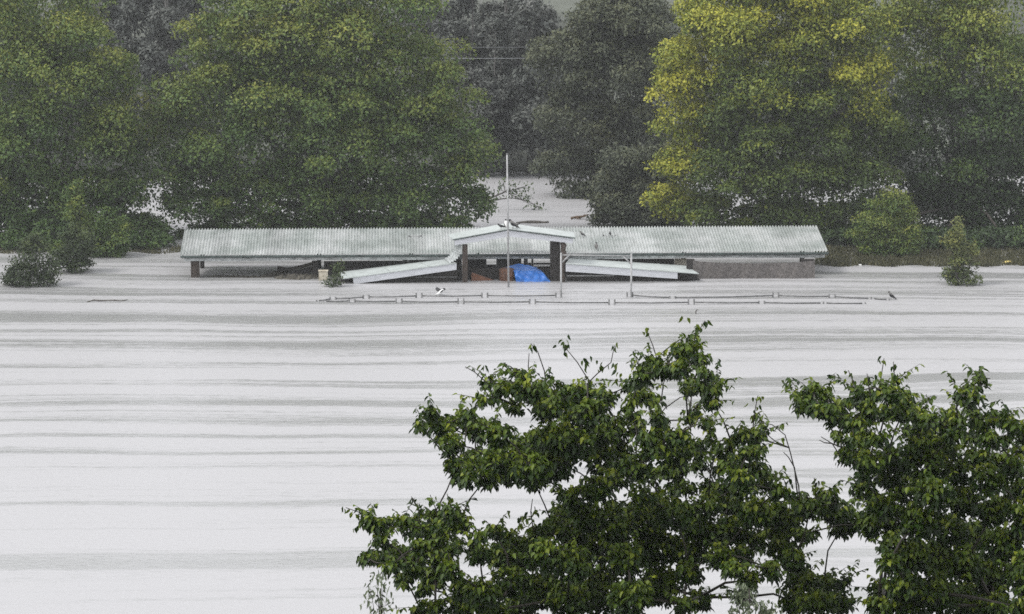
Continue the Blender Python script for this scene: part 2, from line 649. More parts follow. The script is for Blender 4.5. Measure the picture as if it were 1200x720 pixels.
def loc(x, y, ly):
    """the shed-space point seen at (x, y) on the shed's plane ly metres behind its front eave"""
    d = ray(x, y)
    t = (ly - (CAM - ORG).dot(VY)) / d.dot(VY)
    p = CAM + d * t - ORG
    return Vector((p.dot(UX), p.dot(VY), p.z))


def world(p):
    return ORG + UX * p[0] + VY * p[1] + Vector((0, 0, p[2]))


shed = thing('stable_block', 'long low stable block with a pale corrugated roof drowned to its eaves in flood water', 'building', ORG, SHED_A)

e0, e1 = loc(211, 298, 0), loc(971, 296, 0)
EZ = (e0.z + e1.z) / 2
RZ = loc(600, 266.8, 4.0).z
X0, X1 = e0.x, e1.x
PITCH = .140
SL = math.hypot(4.0, RZ - EZ)


def corrugated(y0, z0, y1, z1, x0, x1, amp=.042, nrow=7, seed=0):
    mb = MB()
    rr = random.Random(seed)
    nx = int((x1 - x0) / PITCH * 8)
    sag = [rr.uniform(-.012, .012) for _ in range(12)]
    nrm = Vector((0, -(z1 - z0), y1 - y0)).normalized()
    if nrm.z < 0:
        nrm = -nrm
    rows = []
    for i in range(nrow):
        t = i / (nrow - 1)
        row = []
        for j in range(nx + 1):
            x = x0 + (x1 - x0) * j / nx
            s = sag[int((x - x0) / (x1 - x0) * 11)] * math.sin(math.pi * t)
            h = amp * math.cos(2 * math.pi * (x - x0) / PITCH) + s
            row.append(Vector((x, y0 + (y1 - y0) * t, z0 + (z1 - z0) * t)) + nrm * h)
        rows.append(row)
    mb.grid(rows)
    return mb


corrugated(0, EZ, 4.0, RZ, X0, X1).build('roof_sheeting', M['roof'], shed)
rb = MB()
rb.box((X0 + .1, 3.55, RZ - .30), (X1 - .1, 3.67, RZ - .13))
rb.build('beam', M['timber_dark'], shed)
# eaves: dark gutter along the front, ribbed grey strip below it
g = MB()
gz1, gz0 = EZ - .035, EZ - .145
g.add([], [])
g.sheet([[(X0 + .02, -.02, gz1), (X1 - .01, -.02, gz1)], [(X0 + .02, -.06, gz1 - .01), (X1 - .01, -.06, gz1 - .01)], [(X0 + .02, -.07, gz0 + .03), (X1 - .01, -.07, gz0 + .03)],
         [(X0 + .02, -.02, gz0), (X1 - .01, -.02, gz0)]], (0, .05, 0))
g.build('gutter', M['gutter'], shed)
fs = MB()
nx = int((X1 - X0 - .3) / .035)
rows = []
for z in (EZ - .295, EZ - .145):
    rows.append([(X0 + .18 + j * .035, .10 + .012 * math.cos(2 * math.pi * j * .035 / PITCH), z - .012 * math.sin(j * .035 * .7)) for j in range(nx)])
fs.grid(rows)
fs.build('eave_strip', M['eave'], shed)
for xe, sgn in ((X0, 1), (X1, -1)):             # gable end barge sheets
    e = MB()
    xi = xe + sgn * .06
    e.slab([(xi, .15, EZ - .24), (xi, 3.95, RZ - .24), (xi, 3.95, RZ - .06), (xi, .15, EZ - .06)], (sgn * .03, 0, 0))
    e.build('gable_end', M['eave'], shed)


def post(x0, x1, ytop, ly, m, base=None, depth=.22, name='post'):
    """a post seen between x0 and x1 whose head is at ytop, standing on the drowned floor"""
    a, b = loc(x0, ytop, ly), loc(x1, ytop, ly)
    mb = MB()
    mb.box((a.x, ly, -1.6), (b.x, ly + depth, a.z))
    return mb.build(name, m, shed)


post(223.5, 233.5, 306.3, .35, M['timber_brown'])
post(365.5, 372.5, 306.3, .5, M['timber_dark'])
post(805, 814, 304.2, -1.0, M['timber_dark'])
post(940, 954, 304.2, -1.0, M['timber_dark'])
post(472, 478, 303.8, .6, M['timber_dark'])
post(700, 706, 303.8, .6, M['timber_dark'])
for px_ in (230, 370, 480, 560, 650, 806, 948):  # rear posts
    q = loc(px_, 300, .4)
    mb = MB()
    mb.box((q.x, 3.5, -1.6), (q.x + .2, 3.72, RZ - .301))
    mb.build('post', M['timber_dark'], shed)


def panel(x0, y0, x1, y1, ly, m, name='wall_panel', t=.06):
    a, b = loc(x0, y1, ly), loc(x1, y0, ly)
    mb = MB()
    mb.box((a.x, ly, a.z), (b.x, ly + t, b.z))
    return mb.build(name, m, shed)


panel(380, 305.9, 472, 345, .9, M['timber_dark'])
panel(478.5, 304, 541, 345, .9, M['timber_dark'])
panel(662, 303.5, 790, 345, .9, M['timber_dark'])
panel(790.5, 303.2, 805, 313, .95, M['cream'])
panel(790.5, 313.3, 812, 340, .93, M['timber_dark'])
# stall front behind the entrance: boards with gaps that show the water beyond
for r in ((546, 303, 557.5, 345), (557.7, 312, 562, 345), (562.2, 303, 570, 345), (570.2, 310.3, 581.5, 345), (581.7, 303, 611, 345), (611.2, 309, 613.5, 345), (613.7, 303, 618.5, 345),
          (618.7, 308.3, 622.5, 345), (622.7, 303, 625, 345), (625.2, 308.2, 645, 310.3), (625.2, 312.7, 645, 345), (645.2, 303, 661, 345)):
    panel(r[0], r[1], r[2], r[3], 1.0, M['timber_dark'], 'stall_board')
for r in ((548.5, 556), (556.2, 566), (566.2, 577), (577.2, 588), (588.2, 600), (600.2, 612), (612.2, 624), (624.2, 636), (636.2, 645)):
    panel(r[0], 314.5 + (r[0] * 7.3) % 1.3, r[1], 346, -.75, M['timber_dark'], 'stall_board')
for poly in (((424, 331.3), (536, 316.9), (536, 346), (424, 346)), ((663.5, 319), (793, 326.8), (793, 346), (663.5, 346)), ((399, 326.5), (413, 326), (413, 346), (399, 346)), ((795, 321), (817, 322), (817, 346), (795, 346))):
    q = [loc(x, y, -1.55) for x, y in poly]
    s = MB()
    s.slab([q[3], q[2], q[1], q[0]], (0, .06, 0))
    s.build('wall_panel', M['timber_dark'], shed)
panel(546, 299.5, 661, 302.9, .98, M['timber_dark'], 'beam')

# raised gable over the entrance
FY = -2.0
ap = loc(596, 268.2, FY)
gl, gr_ = loc(530.5, 280.2, FY), loc(674.2, 278.2, FY)
bl_ = loc(524.8, 275, -.55)
br_ = loc(672.5, 272.3, -.3)
ab = Vector((ap.x + .02, .2, ap.z))
s = MB()
s.slab([gl, ap, ab, bl_], (0, 0, -.035))
s.build('gable_roof', M['sheet_flat'], shed)
s = MB()
s.slab([ap + Vector((.003, 0, 0)), gr_, br_, ab + Vector((.003, 0, 0))], (0, 0, -.035))
s.build('gable_roof', M['sheet_flat'], shed)
FT = -1.97
fa_l0, fa_l1 = loc(532.5, 280.6, FT), loc(533, 287.6, FT)
fa_a0, fa_a1 = loc(596, 269.4, FT), loc(597, 277.6, FT)
fa_r0, fa_r1 = loc(671.5, 279.2, FT), loc(671.5, 285.4, FT)
s = MB()
s.slab([fa_l1, fa_a1, fa_a0, fa_l0], (0, .05, 0))
s.build('gable_fascia', M['fascia'], shed)
s = MB()
s.slab([fa_a1 + Vector((.004, 0, 0)), fa_r1, fa_r0, fa_a0 + Vector((.004, 0, 0))], (0, .05, 0))
s.build('gable_fascia', M['fascia'], shed)

for a, b in ((gl, ap), (ap + Vector((.006, 0, 0)), gr_)):
    s = MB()
    s.slab([a + Vector((0, -.02, -.075)), b + Vector((0, -.02, -.075)), b + Vector((0, -.02, -.03)), a + Vector((0, -.02, -.03))], (0, .045, 0))
    s.build('edge_trim', M['gutter'], shed)
# side roofs that slope away on both sides of the gable down to the water
for rear, front, fas in (
        (((397.5, 318.9), (520, 303.6)), ((401, 326.8), (535, 308.2)), ((413.5, 325.6), (535, 308.9), (535, 316.4), (414.5, 333.2))),
        (((668, 302.4), (803, 311.2)), ((663, 308.8), (819, 320.6)), ((663, 309.4), (794, 319.3), (794, 327.0), (663, 318.4)))):
    q = [loc(*front[0], FY), loc(*front[1], FY), loc(*rear[1], .12), loc(*rear[0], .12)]
    s = MB()
    s.slab(q, (0, 0, -.035))
    ro = s.build('side_roof', M['sheet_flat'], shed)
    for k in (.1, .42, .76):                    # lap seams of the sheets
        a, b = q[0].lerp(q[1], k), q[3].lerp(q[2], k)
        sm = MB()
        sm.slab([a + Vector((0, .02, .003)), a + Vector((.03, .02, .003)), b + Vector((.03, -.02, .003)), b + Vector((0, -.02, .003))], (0, 0, .012))
        sm.build('lap_seam', M['sheet_flat'], ro)
    f = [loc(*c, FT) for c in fas]
    s = MB()
    s.slab([f[3], f[2], f[1], f[0]], (0, .05, 0))
    s.build('side_fascia', M['fascia'], shed)
# bent corrugated sheet between the left side roof and the gable
fr = [(526, 308.6), (533, 305.5), (538, 300), (540.5, 293), (541, 286.5)]
re_ = [(520, 303.4), (526, 300.5), (530.5, 295.5), (532.2, 290.5), (532.5, 286.5)]


def along(pts, t):
    t *= len(pts) - 1
    i = min(int(t), len(pts) - 2)
    u = t - i
    return (pts[i][0] * (1 - u) + pts[i + 1][0] * u, pts[i][1] * (1 - u) + pts[i + 1][1] * u)


rows = []
for i in range(65):
    t = i / 64
    a, b = loc(*along(fr, t), -1.75), loc(*along(re_, t), -.2)
    h = .03 * math.cos(t * 2 * math.pi * 9)
    off = Vector((-math.sin(t * 1.3) * h, 0, math.cos(t * 1.3) * h))
    rows.append([a + off, a.lerp(b, .5) + off, b + off])
s = MB()
s.sheet(rows, (0.012, 0, -.008))
s.build('bent_roof_sheet', M['eave'], shed)
# entrance posts
post(541.8, 548, 287.2, -1.75, M['timber_brown'], depth=.25)
post(536.5, 541.5, 317.5, -1.2, M['timber_dark'], depth=.25)
post(645, 656.5, 281.8, -1.55, M['timber_dark'], depth=.3)
kn = MB()
pts = [loc(x, y, -1.8) for x, y in ((659, 350), (659.2, 330), (659, 312), (659.4, 304), (660.6, 298), (659.8, 293), (660.6, 288), (659, 284))]
kn.tube(pts, [.13, .125, .12, .135, .15, .12, .14, .11], 10)
kn.build('post', M['timber_brown'], shed, smooth=True)
panel(664, 322.5, 720, 324.2, -1.66, M['galv'], 'rail', .05)
panel(486, 324.3, 536, 325.6, -1.66, M['galv_wet'], 'rail', .05)
# roof fittings: a bar on two feet on each half of the roof
for (xa, xb, yy) in ((479.5, 493.5, 277.0), (707.5, 722.5, 276.2)):
    t = (yy - 298) / (267 - 298)
    a, b = loc(xa, yy, 4 * t - .12), loc(xb, yy, 4 * t - .12)
    s = MB()
    s.tube([a, b], .018, 6)
    br = s.build('roof_bar', M['galv'], shed, smooth=True)
    for q in (a, b):
        s = MB()
        s.box((q.x - .04, q.y - .05, q.z - .16), (q.x + .04, q.y + .05, q.z + .035))
        s.build('bar_foot', M['galv_wet'], br)

# wind cloth hung between the right-hand posts, sagging
rows = []
for i in range(13):
    v = i / 12
    row = []
    for j in range(49):
        u = j / 48
        sag = 3.6 * (1 - (2 * u - 1) ** 2) ** .6
        x = 812 + 143 * u
        y = 305.2 + sag + (340 - 305.2 - sag) * v
        p = loc(x, y, -1.10)
        p.y += .05 * math.sin(u * 21) * (1 - v * .5) + .10 * math.sin(u * 5) * v + .02 * math.sin(u * 63 + v * 5)
        row.append(p)
    rows.append(row)
s = MB()
s.sheet(rows, (0, .02, 0))
s.build('wind_cloth', M['mesh'], shed, smooth=True)
# collapsed boarding under the left half of the roof
brk = thing('collapsed_boarding', 'dark collapsed boarding sloping into the water under the left half of the roof', 'boarding', world(loc(340, 320, 1.0)), SHED_A)
bo = loc(340, 320, 1.0)


def bpart(poly, ly, m, name, parent, origin, t=.08):
    q = [loc(x, y, ly) for x, y in poly]
    k = len(q)
    mb = MB()
    mb.add([*q, *[p + Vector((0, t, 0)) for p in q]], [tuple(range(k))[::-1], tuple(range(k, 2 * k))] + [(i, (i + 1) % k, k + (i + 1) % k, k + i) for i in range(k)])
    return mb.build(name, m, parent, origin)


bpart([(366, 307.5), (366, 311.5), (316, 325), (300, 326.5), (300, 324)], 1.0, M['mud'], 'board', brk, bo)
bpart([(366, 312.2), (366, 319), (340, 328), (304, 328), (317, 325.8)], .95, M['timber_dark'], 'board', brk, bo)
bpart([(325, 312), (343, 315), (330, 319), (324.5, 318)], .8, M['timber_dark'], 'board', brk, bo)

# floating debris raft against the shed
rd = rng.random


def raft(name, label, pts, z, m, ly0, ly1, group=None):
    a, b = loc(pts[0], 322, ly0), loc(pts[1], 322, ly0)
    rows = []
    rr = random.Random(int(pts[0]))
    for i in range(9):
        v = i / 8
        row = []
        for j in range(25):
            u = j / 24
            e = max(0, math.sin(math.pi * v)) ** .6 * max(0, math.sin(math.pi * u)) ** .35
            row.append(Vector((a.x + (b.x - a.x) * u + rr.uniform(-.05, .05), ly0 + (ly1 - ly0) * v + rr.uniform(-.06, .06) + .15 * math.sin(u * 9), -.05 + e * z * rr.uniform(.5, 1.3))))
        rows.append(row)
    s_ = MB()
    s_.grid(rows)
    w0 = world(Vector(((a.x + b.x) / 2, (ly0 + ly1) / 2, 0)))
    o = s_.build(name, m, None, Vector(((a.x + b.x) / 2, (ly0 + ly1) / 2, 0)))
    o.location = w0
    o.rotation_euler = (0, 0, SHED_A)
    return tag(o, label, 'debris', group)


raft('debris_raft', 'thin mat of dark floating debris under the left eave', (236, 352), .10, M['mud'], .15, 1.0)
raft('debris_mound', 'rounded mound of muddy debris beside the cream cabinet', (320, 376), .22, M['mud'], -.6, .9)
raft('debris_heap', 'dark heap of wreckage at the low tip of the right side roof', (786, 822), .16, M['timber_dark'], -1.9, -.3)

# ------------------------------------------------------------------ things in and around the entrance
# blue tarpaulin over a heap
lines = [
    ([(606, 335.5), (612, 336), (622, 336), (632, 336), (642, 335.6), (650, 335)], -1.75),
    ([(604, 326), (611, 326.5), (621, 327), (632, 326), (641, 328.5), (649.5, 333)], -1.65),
    ([(602.5, 318.5), (611, 317.3), (620, 317.8), (629, 316.6), (637, 321), (647, 331)], -1.45),
    ([(596, 315.5), (606, 314.6), (617, 313.8), (628, 314.3), (637, 320), (646, 330)], -.9),
    ([(584, 318), (595, 312), (606, 309.4), (618, 310), (629, 314), (640, 322.5)], -.45),
    ([(583, 326), (595, 322), (606, 320), (618, 320), (629, 322), (640, 328)], .3)]
rows = []
NU, NV = 40, 36
ctrl = np.array([[tuple(loc(x, y, ly)) for x, y in ln] for ln, ly in lines])


def interp(arr, t):
    t *= len(arr) - 1
    i = min(int(t), len(arr) - 2)
    u = t - i
    return arr[i] * (1 - u) + arr[i + 1] * u


for i in range(NV + 1):
    v = i / NV
    row = []
    for j in range(NU + 1):
        u = j / NU
        p = interp(np.array([interp(c, u) for c in ctrl]), v)
        k = (1 - abs(math.sin(u * 9 + v * 4 + math.sin(v * 5)))) * .075 + abs(math.sin(u * 17 - v * 8)) * .035 + math.sin(v * 29 + u * 11) * .015 - .04
        p = p + np.array([0, -1.0, .4]) * k * 1.4
        row.append(tuple(p))
    rows.append(row)
tb = MB()
tb.sheet(rows, (0, .01, -.004))
to = Vector(ctrl[1][2])
t_ = tb.build('tarpaulin', M['tarp'], None, to, smooth=True)
t_.location = world(to)
t_.rotation_euler = (0, 0, SHED_A)
tag(t_, 'crumpled bright blue tarpaulin draped over a heap in the entrance', 'tarpaulin')

so_ = loc(566, 333, -1.2)
st = thing('timber_stack', 'reddish brown planks stacked and tilted into the water left of the flagpole', 'timber', world(so_), SHED_A)
for k in range(6):
    y0 = 322.6 + k * 2.3
    a, b = loc(553 - (k % 2) * .8, y0, -1.2 - .012 * k), loc(582 + k * 1.0, y0 + 9.6 - k * .75, -1.2 - .012 * k)
    s = MB()
    s.slab([a, b, b + Vector((0, 0, .085)), a + Vector((0, 0, .085))], (0, .35, 0))
    s.build('plank', M['timber_red'], st, so_)
# drum
do = loc(594, 335, -1.15)
pr = [(.0, -.5), (.36, -.5), (.37, -.1), (.385, -.08), (.37, -.05), (.37, .22), (.385, .24), (.37, .27), (.37, .5), (.34, .56), (.22, .60), (0, .60)]
s = MB()
n_ = 24
for r_, z_ in pr:
    for k in range(n_):
        s.v.append((r_ * math.cos(2 * math.pi * k / n_), r_ * math.sin(2 * math.pi * k / n_), z_))
for i in range(len(pr) - 1):
    for k in range(n_):
        s.f.append((i * n_ + k, i * n_ + (k + 1) % n_, (i + 1) * n_ + (k + 1) % n_, (i + 1) * n_ + k))
d_ = s.build('rusty_drum', M['rust'], smooth=True)
d_.location = world(Vector((do.x, do.y, -.02)))
tag(d_, 'rusty brown steel drum standing in the water beside the blue tarpaulin', 'drum')
# cream cabinet
ca, cb = loc(373.4, 317.6, -.9), loc(384.2, 334.5, -.9)
cab = thing('meter_cabinet', 'cream painted box cabinet standing in the water at the left tip of the side roof', 'cabinet', world(Vector(((ca.x + cb.x) / 2, -.9, 0))), SHED_A)
co = Vector(((ca.x + cb.x) / 2, -.9, 0))
s = MB()
s.box((ca.x, -.9, -.8), (cb.x, -.55, ca.z - .03))
s.build('box', M['cream'], cab, co)
s = MB()
s.box((ca.x - .02, -.93, ca.z - .03), (cb.x + .02, -.52, ca.z))
s.build('lid', M['cream'], cab, co)
s = MB()
s.box((ca.x + .05, -.915, .02), (cb.x - .09, -.9, ca.z - .07))
s.build('door', M['cream'], cab, co)

# flagpole in front of the entrance
fp = at_z(596.3, 337, 0)
tp = at_y(594.2, 181, fp.y + .1)
fl = thing('flagpole', 'tall slim pale grey pole standing in front of the gable', 'pole', fp)
s = MB()
s.tube([fp + Vector((0, 0, -1.5)), fp.lerp(tp, .5), tp], [.050, .044, .036], 10)
s.build('shaft', M['galv'], fl, fp, smooth=True)
s = MB()
s.tube([tp, tp + Vector((0, 0, .05))], [.05, .03], 8)
s.build('cap', M['galv_wet'], fl, fp)

# gate frame
ga, gb = at_z(657.4, 349, 0), at_z(739.6, 348.6, 0)
gf = thing('gate_frame', 'thin galvanised gate frame with braced top bar in front of the right side roof', 'gate frame', (ga + gb) / 2)
go = (ga + gb) / 2
za, zb = at_y(657, 296.5, ga.y).z, at_y(739.6, 297.5, gb.y).z
for p, z in ((ga, za), (gb, zb)):
    s = MB()
    s.tube([p + Vector((0, 0, -1.2)), p + Vector((0, 0, z))], .044, 10)
    s.build('post', M['galv'], gf, go, smooth=True)
s = MB()
ta, tb_ = ga + Vector((0, 0, za - .1)), gb + Vector((0, 0, zb - .1))
s.tube([ta, tb_], .030, 8)
s.build('top_bar', M['galv'], gf, go, smooth=True)
for p, q, r_ in ((ga, gb, za), (gb, ga, zb)):
    d = (q - p).normalized()
    a = p + Vector((0, 0, r_ - .48))
    b = p + d * .36 + Vector((0, 0, r_ - .12))
    s = MB()
    s.tube([a, b], .036, 8)
    s.build('brace', M['galv'], gf, go, smooth=True)


# yard fences: heads of paired posts and a top rail just at the water
def fence(label, joints, zt=.21, group='drowned yard fences'):
    w_ = [at_z(x, y + 2.5, 0) for x, y, h in joints]
    o0 = w_[len(w_) // 2].copy()
    o0.z = 0
    root = thing('yard_fence', label, 'fence', o0, group=group)
    for p, (x, y, h) in zip(w_, joints):
        for sx in ((-.125, .125) if h > .5 else (0,)):
            s_ = MB()
            s_.tube([p + Vector((sx, 0, -1.3)), p + Vector((sx, 0, zt * h))], .036, 8)
            s_.build('post', M['galv_wet'], root, o0, smooth=True)
    for (a, ja), (b, jb) in zip(zip(w_, joints), list(zip(w_, joints))[1:]):
        if (ja, jb) in GAPS:
            continue
        d = (b - a).normalized()
        s_ = MB()
        za_, zb_ = .10 * min(1, ja[2]), .10 * min(1, jb[2])
        s_.tube([a + d * .13 + Vector((0, 0, za_)), (a + b) / 2 + Vector((0, 0, (za_ + zb_) / 2 - .02)), b - d * .13 + Vector((0, 0, zb_))], .032, 8)
        s_.build('rail', M['rail'], root, o0, smooth=True)
    return root


A = [(371, 351, .3), (390, 349, .6), (429, 348, .9), (491, 347, 1.1), (568, 346.7, 1.1), (654.6, 346.5, 1.1)]
A2 = [(738, 346, 1.1), (788, 348, .6), (909, 346.6, 1.2), (975, 347.2, .9), (1021, 348.6, .5), (1042, 349.6, .4)]
B = [(379, 351.2, .3), (412.5, 352.4, .8), (467.5, 353.4, 1.1), (540, 354, 1.2), (624, 354, 1.1), (717, 355, 1.15), (810, 354.6, 1.15), (892.5, 354, .7), (965, 354, .5), (1014, 354, .35)]
GAPS = []
fence('far side of the drowned yard fence, left of the gate frame', A)
fence('far side of the drowned yard fence, right of the gate frame', A2)
fence('near side of the drowned yard fence, the long row closest to the open water', B)


# ------------------------------------------------------------------ birds
def bird(label, p, heading, size=.34, body='bird_grey', head='bird_black', wings='bird_black', pose='stand', group='birds on and around the drowned stable', pitch=0.0, legs=True):
    """p: where its feet (or belly) are; heading: which way it looks in the ground plane"""
    root = thing('bird', label, 'bird', p, heading, group)
    s_ = size
    lift = .22 * s_ if (pose == 'stand' and legs) else 0.0
    # spindle of rings from tail to beak, along local x
    ring = [(-.62, .10, .012, .05), (-.40, .12, .03, .08), (-.25, .17, .09, .09), (-.05, .20, .15, .14), (.14, .24, .145, .14), (.26, .31, .105, .10), (.33, .38, .085, .085), (.41, .41, .075, .075), (.47, .405, .045, .045), (.49, .40, .02, .02)]
    tilt = Matrix.Rotation(-pitch, 3, 'Y')
    mb = MB()
    n = 10
    for x, z, ry, rz in ring:
        ry, rz = ry * 1.45, rz * 1.35
        for k in range(n):
            a = 2 * math.pi * k / n
            q = tilt @ Vector((x, ry * math.cos(a), z - .2 + rz * math.sin(a)))
            mb.v.append((q.x * s_, q.y * s_, (q.z + .2) * s_ + lift))
    for i in range(len(ring) - 1):
        for k in range(n):
            mb.f.append((i * n + k, i * n + (k + 1) % n, (i + 1) * n + (k + 1) % n, (i + 1) * n + k))
    mb.f.append(tuple(range(n))[::-1])
    mb.f.append(tuple(range((len(ring) - 1) * n, len(ring) * n)))
    mb.build('body', M[body], root, smooth=True)
    tr = lambda x, y, z: (lambda q: (q.x * s_, q.y * s_, (q.z + .2) * s_ + lift))(tilt @ Vector((x, y, z - .2)))
    h = MB()
    rows = []
    for a in np.linspace(-math.pi / 2, math.pi / 2, 7):
        rows.append([tr(.40 + .135 * math.sin(a), .135 * math.cos(a) * math.cos(b), .405 + .135 * math.cos(a) * math.sin(b)) for b in np.linspace(0, 2 * math.pi, 11)])
    h.grid(rows)
    h.build('head', M[head], root, smooth=True)
    bk = MB()
    bk.tube([tr(.47, 0, .405), tr(.60, 0, .385)], [.03 * s_, .006 * s_], 6)
    bk.build('beak', M['galv_wet'], root)
    for sy in (-1, 1):
        wg = MB()
        if pose == 'stand':
            q = [tr(.20, sy * .21, .30), tr(-.10, sy * .245, .31), tr(-.52, sy * .09, .17), tr(-.30, sy * .17, .07), tr(.02, sy * .235, .06), tr(.18, sy * .215, .14)]
            off = Vector((0, sy * .02 * s_, .012 * s_))
        else:
            q = [tr(.22, sy * .12, .24), tr(.16, sy * .55, .46), tr(.02, sy * .95, .62), tr(-.22, sy * .80, .50), tr(-.20, sy * .42, .32), tr(-.14, sy * .13, .20)]
            off = Vector((0, 0, .02 * s_))
        k = len(q)
        qv = [Vector(v) for v in q]
        wg.add([*qv, *[v + off for v in qv]], [tuple(range(k))[::-1], tuple(range(k, 2 * k))] + [(i, (i + 1) % k, k + (i + 1) % k, k + i) for i in range(k)])
        wg.build('wing', M[wings], root)
        if legs and pose == 'stand':
            lg = MB()
            lg.tube([(.02 * s_, sy * .06 * s_, lift + .10 * s_), (0, sy * .06 * s_, lift * .4), (.03 * s_, sy * .06 * s_, .006)], [.018 * s_, .014 * s_, .014 * s_], 5)
            lg.tube([(-.04 * s_, sy * .06 * s_, .008), (.09 * s_, sy * .06 * s_, .008)], .012 * s_, 5)
            lg.build('leg', M['galv_wet'], root)
    tl = MB()
    tl.slab([tr(-.40, -.05, .13), tr(-.40, .05, .13), tr(-.78, .055, .06), tr(-.78, -.055, .06)], (0, 0, .02 * s_))
    tl.build('tail', M[wings], root)
    return root


def on_gable(x, side):
    """a point on the gable roof's front edge seen at x"""
    a, b = (gl, ap) if side < 0 else (ap, gr_)
    lx = loc(x, 270, FY).x
    t = (lx - a.x) / (b.x - a.x)
    p = a.lerp(b, t)
    return world(Vector((p.x, FY + .25, p.z + .01)))


bird('dark bird crouched on the gable roof left of the flagpole', on_gable(587.5, -1), math.pi * .9, .34, 'bird_black', 'bird_black', 'bird_black')
bird('black and white bird upright on the gable peak right beside the flagpole', on_gable(593.2, -1) + Vector((0, .3, 0)), math.pi * .55, .40, 'bird_white', 'bird_black', 'bird_grey', pitch=.7)
bird('grey bird with black wings on the gable peak right of the flagpole', on_gable(601.5, 1), math.pi * .92, .50, 'bird_grey', 'bird_black', 'bird_black', pitch=.35)
bird('small dark bird at the right end of the group on the gable peak', on_gable(605.5, 1) + Vector((0, .35, 0)), -math.pi * .15, .36, 'bird_grey', 'bird_black', 'bird_black')


def on_roof(x, y):
    t = (y - 298) / (267 - 298)
    q = loc(x, y, 4 * t)
    q.z = EZ + (RZ - EZ) * t + .022
    q.y = 4 * t
    return world(q)


bird('grey bird perched up the corrugated roof just right of the gable', on_roof(682.3, 279), math.pi * .85, .30, 'bird_grey', 'bird_grey', 'bird_black', pitch=.3)
bird('plump grey bird low on the corrugated roof above the gate frame', on_roof(698.8, 294.2), math.pi * .5, .34, 'bird_grey', 'bird_black', 'bird_grey', pitch=.6)
bird('tiny dark bird on the short bar on the right half of the roof', on_roof(715, 279) + Vector((0, 0, .05)), math.pi * .6, .20, 'bird_black', 'bird_black', 'bird_black', pitch=.5)
pm = at_z(516.5, 346.5, 0)
bird('black and white magpie flying low over the water left of the flagpole', pm + Vector((0, 0, .05)), math.pi * .12, .46, 'bird_white', 'bird_black', 'bird_black', pose='fly', pitch=.25, legs=False)
pb = at_z(1044.5, 351.5, 0)
bird('grey bird standing on the drowned right end of the yard fence', pb + Vector((0, 0, .02)), math.pi * .95, .42, 'bird_grey', 'bird_grey', 'bird_black', pitch=.45)


# ------------------------------------------------------------------ small floating things
def log(name, label, cat, p0_, p1_, r, m, z=.02, crook=.05):
    a, b = at_z(*p0_, z), at_z(*p1_, z)
    o0 = (a + b) / 2
    s_ = MB()
    k = 7
    pts_ = [a.lerp(b, i / (k - 1)) + Vector((0, random.uniform(-crook, crook), random.uniform(-.02, .05))) for i in range(k)]
    s_.tube(pts_, [r * .5, r * .9, r, r * 1.05, r, r * .8, r * .4], 7)
    o = s_.build(name, m, None, o0, smooth=True)
    return tag(o, label, cat)


log('driftwood_log', 'straight dark log floating in the channel behind the gable', 'log', (605, 261.3), (643, 261), .11, M['wood_grey'])
log('driftwood_branch', 'low dark branch breaking the water far left of the stable', 'branch', (102, 353.5), (150, 352), .035, M['wood_grey'], crook=.15)
p = at_z(815.5, 368, 0)
s = MB()
s.tube([p + Vector((-.02, 0, -.3)), p + Vector((0, 0, .12)), p + Vector((.06, 0, .2)), p + Vector((.12, 0, .16))], [.03, .025, .02, .01], 6)
tag(s.build('drowned_stick', M['wood_grey'], None, p, smooth=True), 'short crooked stick poking out of the open water below the right roof', 'stick')


def blob(name, label, cat, x, y, L, H, m, seed=0):
    rr = random.Random(seed)
    p_ = at_z(x, y, 0)
    s_ = MB()
    rows_ = []
    for i in range(7):
        a = -math.pi / 2 + math.pi * i / 6
        rows_.append([(p_.x + L * .5 * math.sin(a) * rr.uniform(.9, 1.1), p_.y + L * .3 * math.cos(a) * math.cos(b) * rr.uniform(.8, 1.15), H * .3 + H * .7 * math.cos(a) * math.sin(b) * rr.uniform(.8, 1.2)) for b in np.linspace(0, 2 * math.pi, 10)[:-1]])
        rows_[-1].append(rows_[-1][0])
    s_.grid(rows_)
    return tag(s_.build(name, m, None, Vector((p_.x, p_.y, 0)), smooth=True), label, cat)


blob('floating_drum', 'pale yellow plastic float at the edge of the drowned grass, far right', 'float', 1181, 309, .50, .14, M['yellow'], 1)
blob('foam_chunk', 'small white scrap floating at the edge of the drowned grass right of the roof', 'scrap', 1008, 311.5, .16, .08, M['white'], 2)
sn = at_z(680, 257, 0)
s = MB()
for k in range(9):
    a = sn + Vector((random.uniform(-.55, .2), random.uniform(-.5, .5), random.uniform(-.05, .1)))
    d = Vector((random.uniform(.3, .7), random.uniform(-.4, .4), random.uniform(-.05, .28)))
    s.tube([a, a + d * .5 + Vector((0, 0, .05)), a + d], [.045, .035, .012], 5)
tag(s.build('branch_pile', mat('brown snag', (.13, .085, .05), rough=.9, var=.4, scale=6), None, sn, smooth=True), 'brown snag of branches in the channel beside the grey-green tree', 'branches')


